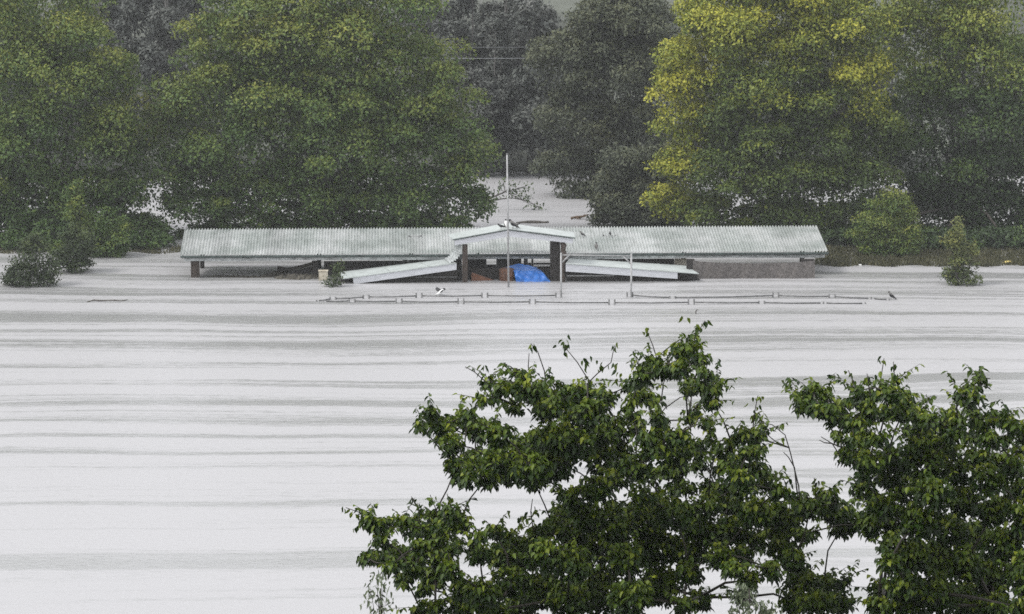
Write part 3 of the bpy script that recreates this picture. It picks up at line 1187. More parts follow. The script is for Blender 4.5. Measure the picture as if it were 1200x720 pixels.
# ------------------------------------------------------------------ drowned grass along the tree line
def grass_strip(label, x0, x1, yn, yf, n, h):
    xs_ = rng.uniform(x0, x1, n)
    tt = rng.uniform(0, 1, n) ** 1.2
    P = np.array([tuple(at_z(x, yn + (yf - yn) * t + 1.0 * math.sin(x * .11), 0)) for x, t in zip(xs_, tt)])
    keep = rng.random(n) < .35 + .65 * (np.sin(xs_ * .09) * np.sin(xs_ * .23 + 1) > -.35)
    P, xs_ = P[keep], xs_[keep]
    n = len(P)
    P[:, 2] = -.05
    tip = np.stack([rng.normal(0, .5, n), rng.normal(0, .5, n), np.full(n, 1.0)], 1)
    nor = np.stack([rng.normal(0, .4, n), np.full(n, -1.0), rng.normal(0, .4, n)], 1)
    o0 = P.mean(0)
    root = None
    o = leaves_mesh('drowned_grass', P, tip, nor, h * rng.uniform(.5, 1.4, n), .05 * rng.uniform(.7, 1.5, n), .5 + rng.normal(0, .25, n), M['grass'], None, o0)
    o.location = tuple(o0)
    o['label'] = label
    return o


grass_strip('olive drowned grass and weeds along the right tree line', 955, 1210, 312, 291, 15000, .26)
grass_strip('thin drowned weeds at the foot of the left trees', -10, 212, 297, 290, 4000, .16)

# ------------------------------------------------------------------ trees beyond the stable
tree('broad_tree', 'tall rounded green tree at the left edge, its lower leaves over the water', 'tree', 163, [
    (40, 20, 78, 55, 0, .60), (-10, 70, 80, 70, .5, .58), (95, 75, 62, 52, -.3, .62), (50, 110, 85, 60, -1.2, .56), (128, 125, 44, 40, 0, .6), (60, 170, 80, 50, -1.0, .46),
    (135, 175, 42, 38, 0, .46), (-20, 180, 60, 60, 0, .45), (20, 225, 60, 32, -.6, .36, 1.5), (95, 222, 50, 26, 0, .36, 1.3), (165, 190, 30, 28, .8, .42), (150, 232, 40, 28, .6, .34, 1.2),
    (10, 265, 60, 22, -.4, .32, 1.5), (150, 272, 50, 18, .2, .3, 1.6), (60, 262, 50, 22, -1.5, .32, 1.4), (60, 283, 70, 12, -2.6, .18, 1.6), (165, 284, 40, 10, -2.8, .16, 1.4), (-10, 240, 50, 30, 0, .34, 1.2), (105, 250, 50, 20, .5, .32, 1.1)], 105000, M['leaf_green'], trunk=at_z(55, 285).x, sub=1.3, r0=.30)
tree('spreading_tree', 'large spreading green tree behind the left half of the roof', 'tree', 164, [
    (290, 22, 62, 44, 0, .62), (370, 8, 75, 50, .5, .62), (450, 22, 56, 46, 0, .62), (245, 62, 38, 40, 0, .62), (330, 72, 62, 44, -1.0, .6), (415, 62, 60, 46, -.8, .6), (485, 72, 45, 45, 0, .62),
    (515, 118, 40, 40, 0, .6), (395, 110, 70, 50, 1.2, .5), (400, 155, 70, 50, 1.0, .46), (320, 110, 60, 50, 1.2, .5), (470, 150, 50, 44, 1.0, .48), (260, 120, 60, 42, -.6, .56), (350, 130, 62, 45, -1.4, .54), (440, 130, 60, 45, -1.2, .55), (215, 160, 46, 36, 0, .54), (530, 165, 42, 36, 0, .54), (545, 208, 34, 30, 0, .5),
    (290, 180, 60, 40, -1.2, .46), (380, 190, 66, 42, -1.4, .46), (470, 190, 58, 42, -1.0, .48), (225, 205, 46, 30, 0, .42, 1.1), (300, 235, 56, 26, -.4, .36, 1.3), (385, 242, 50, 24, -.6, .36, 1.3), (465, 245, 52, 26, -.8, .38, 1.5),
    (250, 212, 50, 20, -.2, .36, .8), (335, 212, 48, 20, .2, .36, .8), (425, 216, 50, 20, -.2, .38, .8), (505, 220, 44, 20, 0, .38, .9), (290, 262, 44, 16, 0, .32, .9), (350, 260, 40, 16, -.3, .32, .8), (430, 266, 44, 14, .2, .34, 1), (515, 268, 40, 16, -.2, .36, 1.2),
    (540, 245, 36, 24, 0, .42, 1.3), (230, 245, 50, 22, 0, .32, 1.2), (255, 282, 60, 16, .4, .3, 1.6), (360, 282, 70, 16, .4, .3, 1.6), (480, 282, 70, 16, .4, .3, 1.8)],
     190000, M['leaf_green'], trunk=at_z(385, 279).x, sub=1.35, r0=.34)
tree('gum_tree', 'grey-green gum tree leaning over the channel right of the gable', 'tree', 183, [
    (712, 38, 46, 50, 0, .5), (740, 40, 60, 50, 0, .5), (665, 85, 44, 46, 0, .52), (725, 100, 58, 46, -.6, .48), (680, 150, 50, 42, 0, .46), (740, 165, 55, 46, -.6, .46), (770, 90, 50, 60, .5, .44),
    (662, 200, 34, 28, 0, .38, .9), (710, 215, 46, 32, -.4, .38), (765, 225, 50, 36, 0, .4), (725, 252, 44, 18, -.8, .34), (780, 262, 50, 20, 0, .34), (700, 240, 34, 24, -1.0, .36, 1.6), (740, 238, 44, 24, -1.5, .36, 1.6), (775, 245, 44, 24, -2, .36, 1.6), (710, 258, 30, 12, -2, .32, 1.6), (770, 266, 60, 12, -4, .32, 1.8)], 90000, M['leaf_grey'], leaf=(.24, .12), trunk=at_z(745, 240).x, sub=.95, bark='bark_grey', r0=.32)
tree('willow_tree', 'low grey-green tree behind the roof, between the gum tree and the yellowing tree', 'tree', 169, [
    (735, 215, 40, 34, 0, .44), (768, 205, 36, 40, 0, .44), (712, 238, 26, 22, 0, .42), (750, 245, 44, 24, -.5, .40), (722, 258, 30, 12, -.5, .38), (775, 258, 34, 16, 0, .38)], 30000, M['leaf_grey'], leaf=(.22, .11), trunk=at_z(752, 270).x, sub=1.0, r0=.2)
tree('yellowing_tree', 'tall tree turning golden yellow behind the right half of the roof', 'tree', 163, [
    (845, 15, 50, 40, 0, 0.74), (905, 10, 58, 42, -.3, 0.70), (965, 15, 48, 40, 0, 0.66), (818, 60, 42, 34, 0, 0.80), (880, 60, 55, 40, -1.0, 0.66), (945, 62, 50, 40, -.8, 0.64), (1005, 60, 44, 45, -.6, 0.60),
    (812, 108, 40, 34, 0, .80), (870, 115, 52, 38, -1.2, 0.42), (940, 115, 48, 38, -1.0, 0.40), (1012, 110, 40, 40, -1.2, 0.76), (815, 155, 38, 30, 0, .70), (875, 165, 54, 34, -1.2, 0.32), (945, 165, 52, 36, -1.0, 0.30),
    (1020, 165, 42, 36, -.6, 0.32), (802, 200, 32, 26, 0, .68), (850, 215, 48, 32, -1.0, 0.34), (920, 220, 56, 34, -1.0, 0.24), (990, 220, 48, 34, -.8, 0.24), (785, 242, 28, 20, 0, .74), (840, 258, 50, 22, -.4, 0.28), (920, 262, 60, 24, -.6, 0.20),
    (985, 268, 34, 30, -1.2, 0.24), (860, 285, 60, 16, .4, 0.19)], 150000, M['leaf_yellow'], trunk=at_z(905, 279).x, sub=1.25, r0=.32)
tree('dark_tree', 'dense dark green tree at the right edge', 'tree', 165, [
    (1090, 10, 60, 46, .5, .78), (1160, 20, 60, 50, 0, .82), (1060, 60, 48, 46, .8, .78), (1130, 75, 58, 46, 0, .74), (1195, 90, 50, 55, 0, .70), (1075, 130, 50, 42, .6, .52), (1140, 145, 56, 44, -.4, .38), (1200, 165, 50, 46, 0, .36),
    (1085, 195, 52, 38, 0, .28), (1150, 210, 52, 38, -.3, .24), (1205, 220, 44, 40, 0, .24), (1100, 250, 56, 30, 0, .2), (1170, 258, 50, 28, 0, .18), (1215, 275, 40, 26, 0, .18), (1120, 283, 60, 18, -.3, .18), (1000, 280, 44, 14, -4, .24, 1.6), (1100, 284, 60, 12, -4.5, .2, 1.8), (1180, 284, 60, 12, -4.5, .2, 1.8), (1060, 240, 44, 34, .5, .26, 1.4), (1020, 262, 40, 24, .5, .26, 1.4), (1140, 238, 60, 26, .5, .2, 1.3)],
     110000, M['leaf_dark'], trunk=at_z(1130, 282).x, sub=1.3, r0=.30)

# far bank: smaller, hazier trees, a few crowns copied over the hillside
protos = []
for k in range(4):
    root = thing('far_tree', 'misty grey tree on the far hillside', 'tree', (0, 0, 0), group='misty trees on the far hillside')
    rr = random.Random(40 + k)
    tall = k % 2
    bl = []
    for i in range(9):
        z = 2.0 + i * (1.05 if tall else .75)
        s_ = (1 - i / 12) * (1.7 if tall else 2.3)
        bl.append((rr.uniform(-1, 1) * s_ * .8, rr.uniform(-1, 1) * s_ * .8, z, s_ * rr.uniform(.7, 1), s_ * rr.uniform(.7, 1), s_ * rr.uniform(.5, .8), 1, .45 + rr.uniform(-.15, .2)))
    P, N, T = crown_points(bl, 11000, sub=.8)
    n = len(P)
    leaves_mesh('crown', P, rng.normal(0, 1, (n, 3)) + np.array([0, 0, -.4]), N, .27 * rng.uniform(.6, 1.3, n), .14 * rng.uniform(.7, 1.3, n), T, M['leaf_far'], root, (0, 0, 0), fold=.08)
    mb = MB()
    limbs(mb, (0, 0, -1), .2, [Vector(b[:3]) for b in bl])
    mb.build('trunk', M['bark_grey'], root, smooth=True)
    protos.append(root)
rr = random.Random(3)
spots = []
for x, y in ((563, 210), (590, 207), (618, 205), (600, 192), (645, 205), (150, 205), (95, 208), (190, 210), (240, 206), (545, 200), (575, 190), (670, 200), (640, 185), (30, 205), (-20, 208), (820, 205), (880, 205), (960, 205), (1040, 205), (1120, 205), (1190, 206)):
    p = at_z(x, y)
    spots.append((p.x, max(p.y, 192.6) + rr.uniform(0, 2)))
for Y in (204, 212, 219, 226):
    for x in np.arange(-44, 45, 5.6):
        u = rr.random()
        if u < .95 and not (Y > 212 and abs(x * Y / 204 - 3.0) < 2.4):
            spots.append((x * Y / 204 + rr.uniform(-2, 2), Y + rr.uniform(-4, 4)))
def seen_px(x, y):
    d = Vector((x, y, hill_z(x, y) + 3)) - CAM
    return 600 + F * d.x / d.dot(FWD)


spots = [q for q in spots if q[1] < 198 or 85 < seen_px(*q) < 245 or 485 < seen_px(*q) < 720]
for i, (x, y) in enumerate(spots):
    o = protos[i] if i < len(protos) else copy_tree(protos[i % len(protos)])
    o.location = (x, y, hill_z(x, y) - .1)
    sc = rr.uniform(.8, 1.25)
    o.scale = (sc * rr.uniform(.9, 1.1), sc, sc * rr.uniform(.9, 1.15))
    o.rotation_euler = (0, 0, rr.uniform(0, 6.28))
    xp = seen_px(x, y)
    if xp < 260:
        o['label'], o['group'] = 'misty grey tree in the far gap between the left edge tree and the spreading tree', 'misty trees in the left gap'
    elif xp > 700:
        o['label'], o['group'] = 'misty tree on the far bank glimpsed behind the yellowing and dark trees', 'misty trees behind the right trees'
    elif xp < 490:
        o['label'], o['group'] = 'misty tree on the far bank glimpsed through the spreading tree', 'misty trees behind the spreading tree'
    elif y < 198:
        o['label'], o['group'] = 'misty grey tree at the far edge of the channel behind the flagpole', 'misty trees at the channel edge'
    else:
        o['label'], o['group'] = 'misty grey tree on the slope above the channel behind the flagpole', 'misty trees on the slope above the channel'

# overhanging bough in the channel, from the spreading tree's side
bp_ = at_z(560, 262, 0) + Vector((0, 6, 0))
dead = thing('leaning_sapling', 'thin dark sapling leaning out over the channel left of the flagpole', 'sapling', (bp_.x, bp_.y, -.5))
o0 = Vector((bp_.x, bp_.y, -.5))
tips = [at_y(x, y, bp_.y) for x, y in ((584, 222), (600, 216), (617, 218), (606, 228), (618, 232), (612, 224), (596, 226), (632, 243), (622, 240), (590, 214))]
mb = MB()
st_ = at_y(566, 236, bp_.y)
mb.tube([o0, at_y(561, 250, bp_.y), st_, at_y(592, 225, bp_.y), at_y(617, 219, bp_.y)], [.09, .08, .06, .035, .012], 6)
mb.tube([st_, at_y(600, 232, bp_.y), at_y(620, 236, bp_.y), at_y(632, 244, bp_.y)], [.04, .03, .02, .01], 6)
for t in tips:
    mb.tube([at_y(592, 225, bp_.y), t], [.02, .008], 5)
mb.build('trunk', M['bark'], dead, o0, smooth=True)
P = np.concatenate([np.array(t)[None] + rng.normal(0, 1, (26, 3)) * np.array([.22, .3, .14]) for t in tips])
n = len(P)
leaves_mesh('foliage', P, rng.normal(0, .6, (n, 3)) + np.array([.3, 0, -.6]), rng.normal(0, 1, (n, 3)), .20 * rng.uniform(.6, 1.3, n), .085, .35 + rng.normal(0, .15, n), M['leaf_dark'], dead, o0)

# power wires over the far bank, between two timber poles that the big trees hide
wa, wb = at_y(470, 69, 192.5), at_y(735, 67, 192.5)
for k, (yy, rad) in enumerate(((67, .016), (54, .008))):
    a, b = at_y(471, yy + 1, 192.5), at_y(735, yy - 1, 192.5)
    s = MB()
    s.tube([a.lerp(b, i / 12) - Vector((0, 0, .08 * math.sin(math.pi * i / 12))) for i in range(13)], rad, 6)
    tag(s.build('power_wire', M['wire'], None, (a + b) / 2, smooth=True), ('thick pale power wire strung across the misty trees, the lower of two', 'thin faint power wire strung across the misty trees, the upper of two')[k], 'wire', 'power wires')


# ------------------------------------------------------------------ shrubs standing in the flood
def shrub(name, label, cat, base_px, spec, nleaf, m, leaf, sub=.5, r0=.06, inner=.35):
    b = at_z(*base_px, 0)
    return tree(name, label, cat, b.y, spec, nleaf, m, leaf=leaf, trunk=b.x, sub=sub, r0=r0, inner=inner, low=-.9)


shrub('dark_shrub', 'dark low shrub in the water at the far left, lowest of the three', 'shrub', (36, 335), [(40, 304, 26, 24, 0, .40), (32, 325, 30, 12, 0, .32), (58, 324, 15, 12, 0, .34), (12, 326, 12, 11, 0, .32), (38, 288, 13, 12, 0, .46)], 5200, M['leaf_shrub'], (.15, .075), .4)
shrub('dense_shrub', 'dense rounded dark shrub between the low shrub and the taller pale one', 'shrub', (88, 318), [(88, 295, 23, 24, -.3, .34), (88, 308, 22, 12, -.3, .28), (90, 276, 14, 12, 0, .42)], 4200, M['leaf_shrub'], (.15, .08), .4)
shrub('tall_shrub', 'lighter green tall shrub with a leader at the left, behind the dense dark shrub', 'shrub', (118, 302), [(122, 272, 27, 26, .5, .48), (125, 292, 26, 12, .5, .36), (86, 240, 12, 24, .5, .50), (90, 222, 7, 12, .5, .58), (98, 262, 20, 18, .5, .55), (72, 292, 14, 14, .6, .5)], 9000, M['leaf_green'], (.16, .08), .45)
shrub('round_bush', 'round mid green bush at the water edge right of the roof', 'bush', (1042, 300), [(1040, 258, 34, 30, 0, .60), (1028, 275, 30, 24, -.2, .58), (1058, 276, 24, 24, 0, .62), (1040, 290, 36, 14, -.2, .48), (1046, 240, 20, 14, 0, .64)], 14000, M['leaf_green'], (.14, .075), .45)
shrub('young_sapling', 'slim yellow-green sapling standing alone in the water at the right', 'sapling', (1126, 334), [(1123, 268, 6, 14, 0, .62), (1121, 285, 11, 12, 0, .58), (1112, 280, 8, 8, 0, .7), (1126, 300, 14, 12, 0, .5), (1142, 293, 6, 8, 0, .62), (1128, 314, 15, 12, 0, .32), (1128, 326, 20, 9, 0, .25), (1112, 322, 9, 7, 0, .3)], 3000, M['leaf_sap'], (.17, .07), .3)
shrub('weedy_plant', 'small leafy weed growing beside the cream cabinet', 'plant', (393, 336), [(394, 322, 8, 9, 0, .5, .7), (398, 314, 6, 6, 0, .6, .7), (390, 331, 12, 6, 0, .4, .8)], 420, M['leaf_shrub'], (.16, .07), .2, r0=.025)


# ------------------------------------------------------------------ foreground trees on the near bank
def bank_z(x, y):
    return 19.2 - .288 * y - .25 * math.sin(x * .4 + y * .2)


def leaf_proto(kind):
    mb = MB()
    L, W = 1.0, .52
    up = .10
    mb.add([(0, 0, 0), (W * .48, .25 * L, up), (W * .36, .62 * L, up * .8), (0, L, -.08), (-W * .36, .62 * L, up * .8), (-W * .48, .25 * L, up)], [(0, 1, 2, 3), (0, 3, 4, 5)])
    me = bpy.data.meshes.new('leaf')
    me.from_pydata(mb.v, [], mb.f)
    at = me.attributes.new('tint', 'FLOAT', 'POINT')
    at.data.foreach_set('value', [kind] * 6)
    me.materials.append(M['leaf_front'])
    me.update()
    return me


LEAF = [leaf_proto(k) for k in (.35, .55, .8)]


def front_tree(name, label, Y, trunk_px, blobs, sprigs, cover, seed):
    r_ = random.Random(seed)
    q = np.random.default_rng(seed)
    bx = at_y(trunk_px, 700, Y).x
    base = Vector((bx, Y, bank_z(bx, Y) - .2))
    root = thing(name, label, 'tree', base)
    P, TIP, N, T = [], [], [], []
    mb = MB()
    k = Y / F
    fork = Vector((bx, Y, base.z + 1.6))
    mb.tube([base, base.lerp(fork, .5) + Vector((.08, 0, 0)), fork], [.20, .16, .13], 9)
    cents = []
    for b in blobs:
        x, y, rx, ry = b[:4]
        dens = b[4] if len(b) > 4 else 1.0
        dy = r_.uniform(-1.4, 1.4)
        c = at_y(x, y, Y + dy)
        R3 = np.array([rx * k, min(max(rx, ry) * k, .9), ry * k]) * (Y + dy) / Y
        cents.append((c, R3))
        ncl = max(3, int(cover * dens * (1.35 if y > 590 else 1.0) * (rx * ry) / 34.0))
        d = q.normal(size=(ncl, 3))
        d /= np.linalg.norm(d, axis=1, keepdims=True)
        cl = np.array(c) + d * R3 * (q.uniform(.15, 1, (ncl, 1)) ** .5)
        ct = .44 + q.normal(0, .15, ncl) + .30 * d[:, 2]  # light from above put into the tint: clump tops paler, undersides darker
        m = 5
        for j in range(ncl):
            a0 = q.uniform(0, 6.28)
            for i in range(m):
                a = a0 + i * 6.28 / m + q.normal(0, .4)
                out_ = np.array([math.cos(a), math.sin(a), 0])
                tip = out_ * q.uniform(.35, .9) + np.array([0, 0, -q.uniform(.25, 1.2)])
                P.append(cl[j] + out_ * .02 + q.normal(0, .018, 3))
                TIP.append(tip)
                N.append(out_ * .7 + np.array([0, 0, .8]) + q.normal(0, .35, 3))
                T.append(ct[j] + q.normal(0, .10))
        for j in range(min(ncl, int(2 + rx * ry / 130))):
            mb.tube([c + Vector((q.normal(0, .05), 0, q.normal(0, .05))), Vector(cl[j])], [.008, .004], 4)
        # shoots that stick out of the spray, leaves in pairs along them
        for j in range(2 + int(rx > 11) + int(rx > 17)):
            e = np.array([q.normal(0, .6), q.normal(0, .5), abs(q.normal(.5, .5))])
            e /= np.linalg.norm(e)
            st0 = np.array(c) + e * R3 * .6
            ln = q.uniform(.10, .30)
            bend = np.array([e[0], e[1], 0]) * .12
            en = st0 + e * ln + bend
            mb.tube([Vector(st0), Vector((st0 + en) / 2 - bend * .3), Vector(en)], [.005, .004, .002], 4)
            nl = int(4 + ln * 34)
            ct0 = .62 + q.normal(0, .12)
            for i in range(nl):
                u = (i + .5) / nl
                sd = np.array([math.cos(i * 2.4), math.sin(i * 2.4), 0])
                P.append(st0 + (en - st0) * u + q.normal(0, .006, 3))
                TIP.append(sd * .7 + np.array([0, 0, -q.uniform(.1, 1.0)]))
                N.append(sd * .6 + np.array([0, 0, .8]) + q.normal(0, .3, 3))
                T.append(ct0 + q.normal(0, .1))
    # limbs: each blob hangs from the nearest one that lies closer to the fork
    order = sorted(range(len(cents)), key=lambda i: (cents[i][0] - fork).length)
    done = []
    for i in order:
        c = cents[i][0]
        if done:
            par = min(done, key=lambda j: (cents[j][0] - c).length + .35 * (cents[j][0] - fork).length)
            a = cents[par][0]
            if (a - c).length > 1.5:
                a = fork
        else:
            a = fork
        dist = (c - fork).length
        r0 = max(.012, .055 - .011 * dist)
        mid = a.lerp(c, .5) + Vector((r_.uniform(-.06, .06), r_.uniform(-.06, .06), r_.uniform(-.03, .08)))
        mb.tube([a, mid, c], [r0, r0 * .8, r0 * .6], 6)
        done.append(i)
    P, TIP, N, T = map(np.array, (P, TIP, N, T))
    n = len(P)
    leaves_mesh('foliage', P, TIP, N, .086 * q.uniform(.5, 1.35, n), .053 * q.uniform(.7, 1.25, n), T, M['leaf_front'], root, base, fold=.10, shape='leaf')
    # loose sprigs that stand out against the water: each leaf a piece of its own
    for pts_, ends in sprigs:
        dy = r_.uniform(-.6, .6)
        w_ = [at_y(x, y, Y + dy) for x, y in pts_]
        w_.insert(0, min((c[0] for c in cents), key=lambda c: (c - w_[0]).length))
        mb.tube(w_, [.011 - .006 * i / (len(w_) - 1) for i in range(len(w_))], 5)
        for (x, y, cnt, spread) in ends:
            for _ in range(cnt):
                p_ = at_y(x + r_.gauss(0, spread), y + r_.gauss(0, spread), Y + dy + r_.uniform(-.05, .05))
                lo = bpy.data.objects.new('leaf', r_.choice(LEAF))
                col.objects.link(lo)
                lo.parent = root
                lo.location = p_ - base
                down = Vector((r_.gauss(0, .45), r_.gauss(0, .45), -1)).normalized()
                lo.rotation_mode = 'QUATERNION'
                lo.rotation_quaternion = down.to_track_quat('Y', 'Z') @ Matrix.Rotation(r_.uniform(0, 6.28), 4, 'Y').to_quaternion()
                s_ = r_.uniform(.07, .115)
                lo.scale = (s_, s_, s_)
    mb.build('trunk', M['twig'], root, base, smooth=True)
    return root


LEFT = [
    # arm to the upper left
    (494, 499, 7, 10), (506, 485, 10, 8), (514, 497, 15, 13), (537, 494, 14, 13), (548, 486, 8, 14), (563, 502, 20, 15), (584, 508, 18, 14), (528, 520, 14, 14), (522, 512, 12, 8), (535, 546, 14, 14), (558, 541, 18, 16), (548, 560, 14, 12), (580, 540, 22, 20), (570, 560, 16, 12),
    (600, 530, 28, 20), (628, 520, 28, 18), (620, 548, 26, 20), (655, 512, 30, 20), (650, 540, 26, 22), (596, 556, 18, 13), (625, 563, 18, 10),
    # top mass
    (566, 469, 8, 7), (578, 466, 10, 8), (592, 456, 14, 9), (574, 446, 8, 9), (611, 440, 9, 11), (618, 456, 20, 14), (645, 460, 18, 16), (604, 475, 14, 7), (640, 478, 22, 14), (665, 470, 20, 20), (682, 458, 16, 14), (690, 482, 22, 18), (705, 466, 20, 16), (668, 492, 20, 14), (700, 505, 20, 16), (678, 520, 20, 18), (722, 505, 16, 20), (700, 535, 22, 20), (725, 535, 18, 20),
    # upper right head
    (741, 450, 11, 10), (752, 440, 13, 11), (765, 425, 12, 10), (780, 432, 15, 13), (798, 412, 13, 12), (796, 432, 13, 10), (811, 412, 7, 14), (822, 420, 8, 9), (826, 438, 8, 10), (812, 450, 10, 10), (828, 456, 13, 12), (833, 470, 10, 7), (840, 448, 7, 7), (806, 457, 8, 6),
    (740, 478, 9, 17), (752, 465, 12, 10), (768, 470, 10, 9), (772, 488, 9, 12), (746, 498, 10, 13), (758, 512, 14, 10), (775, 505, 14, 12), (812, 482, 5, 10), (825, 495, 5, 9), (833, 512, 6, 9), (840, 526, 9, 10), (806, 492, 5, 6),
    (793, 510, 14, 12), (770, 528, 20, 16), (795, 530, 18, 14), (816, 522, 12, 12), (745, 545, 18, 16), (790, 550, 18, 12), (765, 555, 18, 12), (820, 540, 12, 9),
    # right shoulder
    (857, 518, 11, 9), (870, 508, 11, 9), (884, 512, 11, 13), (892, 504, 7, 9), (880, 530, 15, 10), (862, 538, 13, 12), (845, 545, 14, 9), (888, 548, 13, 12), (866, 558, 18, 12), (897, 562, 14, 14), (912, 575, 11, 10),
    # lower left arm
    (438, 613, 11, 9), (430, 605, 5, 7), (456, 612, 10, 9), (447, 632, 10, 10), (485, 617, 16, 13), (508, 604, 10, 9), (472, 610, 9, 7), (515, 622, 18, 15), (538, 613, 13, 13), (528, 600, 9, 12), (428, 652, 7, 7), (444, 652, 12, 9), (466, 646, 15, 11), (490, 640, 14, 12), (460, 662, 12, 9), (486, 660, 17, 12), (516, 648, 17, 18), (474, 678, 9, 11), (484, 668, 9, 8), (510, 674, 15, 14), (497, 690, 9, 10), (492, 712, 8, 9), (510, 710, 12, 10), (528, 668, 12, 12), (536, 640, 9, 9),
    # lower middle
    (562, 628, 9, 8), (579, 622, 11, 10), (597, 632, 13, 12), (562, 648, 14, 14), (588, 650, 20, 17), (614, 650, 22, 20), (632, 624, 12, 11), (648, 617, 14, 12), (640, 648, 20, 20), (545, 690, 18, 13), (568, 695, 22, 18), (540, 712, 20, 12), (575, 715, 22, 12), (600, 680, 22, 20), (608, 708, 22, 16), (634, 690, 24, 24),
    (660, 600, 14, 14), (675, 582, 16, 16), (662, 578, 10, 8), (668, 625, 20, 18), (690, 605, 22, 18), (700, 570, 22, 16), (720, 560, 18, 12), (670, 660, 24, 22), (665, 700, 26, 24), (700, 640, 26, 24), (700, 690, 28, 30), (725, 600, 22, 16), (722, 620, 20, 18), (735, 655, 26, 24), (738, 700, 26, 24), (752, 580, 16, 12), (757, 610, 24, 20), (770, 590, 20, 18), (790, 600, 22, 18), (770, 640, 26, 24), (775, 685, 24, 26), (800, 572, 20, 10), (812, 612, 22, 20), (805, 645, 24, 20), (808, 670, 16, 14), (820, 700, 12, 14), (802, 708, 14, 12), (830, 590, 18, 16), (838, 570, 16, 12), (836, 625, 18, 16), (843, 650, 18, 14), (858, 590, 20, 18), (862, 620, 20, 18), (870, 570, 16, 12), (858, 665, 16, 12), (868, 650, 14, 14), (885, 600, 20, 18), (885, 632, 14, 14), (878, 680, 13, 13), (872, 700, 9, 10),
    # join to the right
    (905, 600, 16, 16), (925, 610, 18, 16), (950, 595, 18, 12), (935, 585, 12, 9), (915, 640, 16, 18), (912, 622, 14, 14), (930, 655, 18, 14), (965, 590, 16, 12), (980, 600, 18, 14), (972, 582, 10, 9), (1000, 610, 18, 14), (985, 620, 12, 8), (1020, 615, 14, 14), (945, 625, 14, 9), (905, 668, 10, 14), (940, 680, 22, 16), (965, 685, 18, 14), (955, 705, 26, 14), (985, 705, 16, 14), (930, 705, 16, 14), (988, 680, 8, 7)]
RIGHT = [
    (938, 468, 8, 12), (954, 460, 15, 11), (945, 475, 11, 11), (968, 464, 9, 11), (966, 481, 14, 11), (980, 488, 14, 13), (990, 475, 12, 9), (1003, 458, 6, 10), (1010, 470, 13, 10), (1022, 462, 9, 7), (1040, 462, 16, 9), (1055, 467, 16, 12), (1060, 481, 16, 14), (1020, 482, 13, 9), (1012, 490, 9, 9), (1042, 481, 16, 9), (1078, 488, 13, 12), (1090, 493, 11, 10), (1075, 503, 16, 12), (1098, 505, 14, 12), (1049, 450, 5, 10),
    (983, 511, 6, 7), (1000, 496, 15, 11), (1014, 512, 15, 12), (1030, 514, 12, 8), (1000, 515, 10, 9), (1040, 532, 14, 11), (988, 533, 8, 9), (1001, 531, 16, 12), (1018, 541, 17, 14), (1012, 555, 9, 8), (1072, 522, 16, 16), (1095, 525, 20, 17), (1056, 540, 18, 15), (1086, 545, 22, 20), (1040, 556, 20, 14), (1012, 572, 13, 12),
    (1124, 463, 5, 8), (1137, 457, 9, 8), (1148, 446, 5, 9), (1144, 466, 7, 9), (1134, 472, 9, 8), (1112, 486, 11, 11), (1122, 494, 12, 10), (1139, 484, 8, 8), (1150, 492, 12, 9), (1152, 503, 14, 9), (1168, 487, 9, 8), (1178, 490, 7, 5), (1187, 497, 11, 10), (1198, 506, 7, 14), (1182, 517, 6, 7), (1160, 514, 14, 9), (1118, 508, 13, 9), (1112, 526, 15, 13), (1144, 512, 10, 7), (1150, 535, 18, 12), (1172, 540, 14, 10), (1196, 528, 9, 9), (1190, 545, 14, 13),
    (1125, 550, 22, 18), (1160, 560, 24, 18), (1195, 570, 18, 18), (1060, 570, 24, 18), (1095, 575, 24, 20), (1130, 585, 24, 20), (1165, 595, 22, 20), (1200, 605, 18, 24), (1035, 590, 18, 16), (1025, 600, 12, 14), (1050, 610, 22, 20), (1080, 610, 24, 22), (1110, 620, 24, 22), (1140, 625, 22, 20), (1175, 635, 26, 22), (1045, 640, 16, 18), (1042, 660, 12, 12), (1065, 650, 22, 22), (1095, 655, 24, 24), (1130, 660, 26, 24), (1165, 672, 26, 24), (1200, 670, 18, 28), (1060, 685, 24, 18), (1035, 690, 16, 12), (1030, 708, 16, 12), (1060, 710, 24, 14), (1095, 695, 26, 26), (1130, 700, 26, 24), (1165, 710, 26, 18), (1195, 712, 16, 12)]
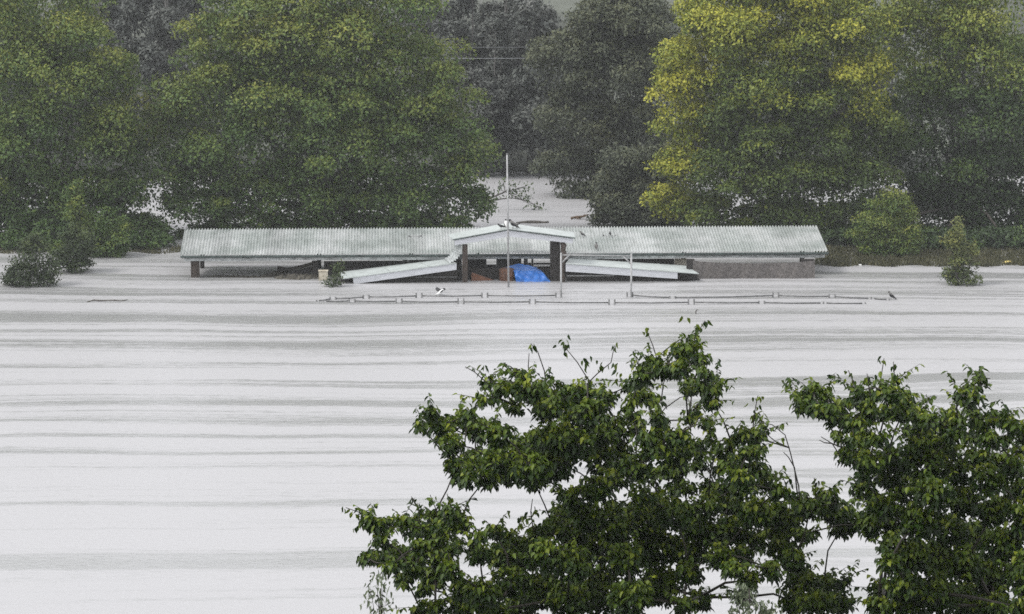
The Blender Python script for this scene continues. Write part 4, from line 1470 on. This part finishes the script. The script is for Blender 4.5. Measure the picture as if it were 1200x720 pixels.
SPRIG_L = [
    ([(642, 468), (638, 435), (630, 412), (622, 403)], [(622, 403, 4, 2)]),
    ([(688, 466), (690, 446), (676, 424), (661, 406)], [(661, 404, 11, 3.5), (688, 424, 9, 3.5), (690, 444, 4, 3)]),
    ([(688, 450), (700, 438), (716, 425), (720, 405)], [(720, 404, 4, 2), (706, 430, 5, 5), (722, 428, 5, 4), (726, 442, 4, 4)]),
    ([(592, 462), (572, 450), (556, 436), (545, 430)], [(567, 428, 5, 2.5), (559, 458, 3, 1.5)]),
    ([(622, 450), (619, 430), (620, 414)], []),
    ([(772, 428), (765, 405), (758, 388)], [(758, 386, 4, 2)]),
    ([(812, 420), (814, 396), (826, 376)], [(812, 392, 6, 3), (820, 384, 6, 3), (826, 376, 4, 2), (803, 372, 2, 2), (818, 400, 6, 4)]),
    ([(882, 505), (884, 485), (888, 464)], [(885, 470, 4, 4), (883, 486, 7, 4), (891, 464, 3, 2), (888, 478, 3, 3)]),
    ([(938, 605), (936, 570), (926, 530), (920, 510), (905, 498), (890, 495)], []),
    ([(925, 525), (908, 517), (895, 506)], []), ([(931, 548), (924, 536), (918, 530)], []),
    ([(770, 490), (780, 478), (797, 466), (815, 462)], []), ([(775, 470), (777, 452), (780, 440)], []),
    ([(440, 612), (425, 602), (405, 595)], [(403, 594, 3, 1.5), (412, 598, 4, 2), (420, 600, 4, 2), (428, 601, 3, 2), (420, 618, 5, 2.5)]),
    ([(492, 610), (490, 595), (482, 582)], [(481, 584, 4, 1.5), (488, 590, 6, 2), (495, 598, 6, 2.5)]),
    ([(515, 612), (510, 595), (504, 580)], [(507, 584, 6, 2.5), (526, 585, 5, 3)]),
    ([(625, 622), (622, 600), (624, 585)], [(612, 608, 6, 3), (622, 600, 5, 3), (630, 598, 3, 2)]),
    ([(437, 652), (425, 650)], [(424, 648, 5, 2)]),
    ([(926, 600), (924, 580), (918, 560)], [(922, 562, 6, 3), (926, 575, 6, 3)]), ([(958, 592), (956, 575), (954, 560)], [(957, 562, 6, 2.5), (957, 574, 6, 3)]), ([(980, 590), (977, 572)], [(976, 573, 6, 3)])]
SPRIG_R = [
    ([(1005, 462), (1000, 448), (994, 434)], [(995, 436, 4, 2), (1000, 446, 6, 2.5)]), ([(1020, 465), (1018, 450), (1016, 438)], [(1016, 442, 3, 2.5), (1022, 452, 3, 2.5)]),
    ([(1030, 465), (1032, 445), (1036, 420)], [(1035, 422, 4, 2.5), (1030, 436, 3, 3), (1031, 450, 4, 3)]), ([(1046, 462), (1048, 440), (1047, 424)], [(1047, 426, 3, 3), (1050, 438, 5, 3)]),
    ([(985, 535), (975, 520), (962, 512)], []), ([(975, 520), (966, 519), (960, 516)], []), ([(1140, 468), (1147, 455), (1152, 442)], [(1151, 443, 4, 2)]), ([(1152, 520), (1172, 528), (1190, 542)], []),
    ([(1060, 475), (1068, 468)], [(1069, 467, 3, 1.5)]), ([(1165, 492), (1174, 484)], [(1175, 485, 3, 2)])]
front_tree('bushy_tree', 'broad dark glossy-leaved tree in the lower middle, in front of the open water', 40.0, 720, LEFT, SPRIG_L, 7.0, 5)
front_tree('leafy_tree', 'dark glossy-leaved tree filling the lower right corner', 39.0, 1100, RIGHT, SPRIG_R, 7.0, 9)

# two paler plants at the foot of the foreground
for (lab, bx, pts_, cnt, nm) in (('small silvery-leaved sapling at the bottom edge, under the left tip of the broad dark tree', 446, [(441, 674), (447, 676), (449, 688), (434, 690), (430, 704), (444, 700), (452, 704), (446, 714), (440, 720), (452, 722)], 16, 'silvery_sapling'),
                                  ('pale green plant glimpsed at the bottom edge below the broad dark tree', 878, [(862, 692), (872, 688), (880, 700), (868, 706), (890, 708), (876, 716), (896, 716), (860, 718), (905, 712)], 34, 'pale_plant')):
    Yb = 36.0
    b = at_y(bx, 760, Yb)
    o0 = Vector((b.x, Yb, bank_z(b.x, Yb)))
    root = thing(nm, lab, 'plant', o0)
    mb = MB()
    top = at_y(bx, 690, Yb)
    mb.tube([o0, o0.lerp(top, .5) + Vector((.05, 0, 0)), top], [.035, .022, .008], 6)
    cl = [at_y(x, y, Yb + random.uniform(-.15, .15)) for x, y in pts_]
    for c in cl:
        mb.tube([o0.lerp(top, random.uniform(.75, .98)), c], [.008, .003], 4)
    mb.build('stem', M['twig'], root, o0, smooth=True)
    P = np.concatenate([np.array(c)[None] + rng.normal(0, 1, (cnt, 3)) * np.array([.045, .06, .04]) for c in cl])
    n = len(P)
    tip = rng.normal(0, .5, (n, 3)) + np.array([0, 0, -1.0])
    leaves_mesh('foliage', P, tip, rng.normal(0, 1, (n, 3)) + np.array([0, -.5, .5]), .085 * rng.uniform(.6, 1.2, n), .026, .5 + rng.normal(0, .2, n), M['leaf_pale'], root, o0, fold=.06, shape='leaf')

# ------------------------------------------------------------------ rain haze: one closed box of thin, even air
hz = MB()
hz.box((-340, -60, -3), (340, 380, 58))
hm_ = bpy.data.materials.new('rain haze')
hm_.use_nodes = True
n, l = hm_.node_tree.nodes, hm_.node_tree.links
n.clear()
o_ = n.new('ShaderNodeOutputMaterial')
pv = n.new('ShaderNodeVolumePrincipled')
pv.inputs['Color'].default_value = (.93, .94, .96, 1)
pv.inputs['Density'].default_value = HAZE_DENSITY
pv.inputs['Anisotropy'].default_value = .2
l.new(pv.outputs['Volume'], o_.inputs['Volume'])
hz.build('haze', hm_, kind='stuff')
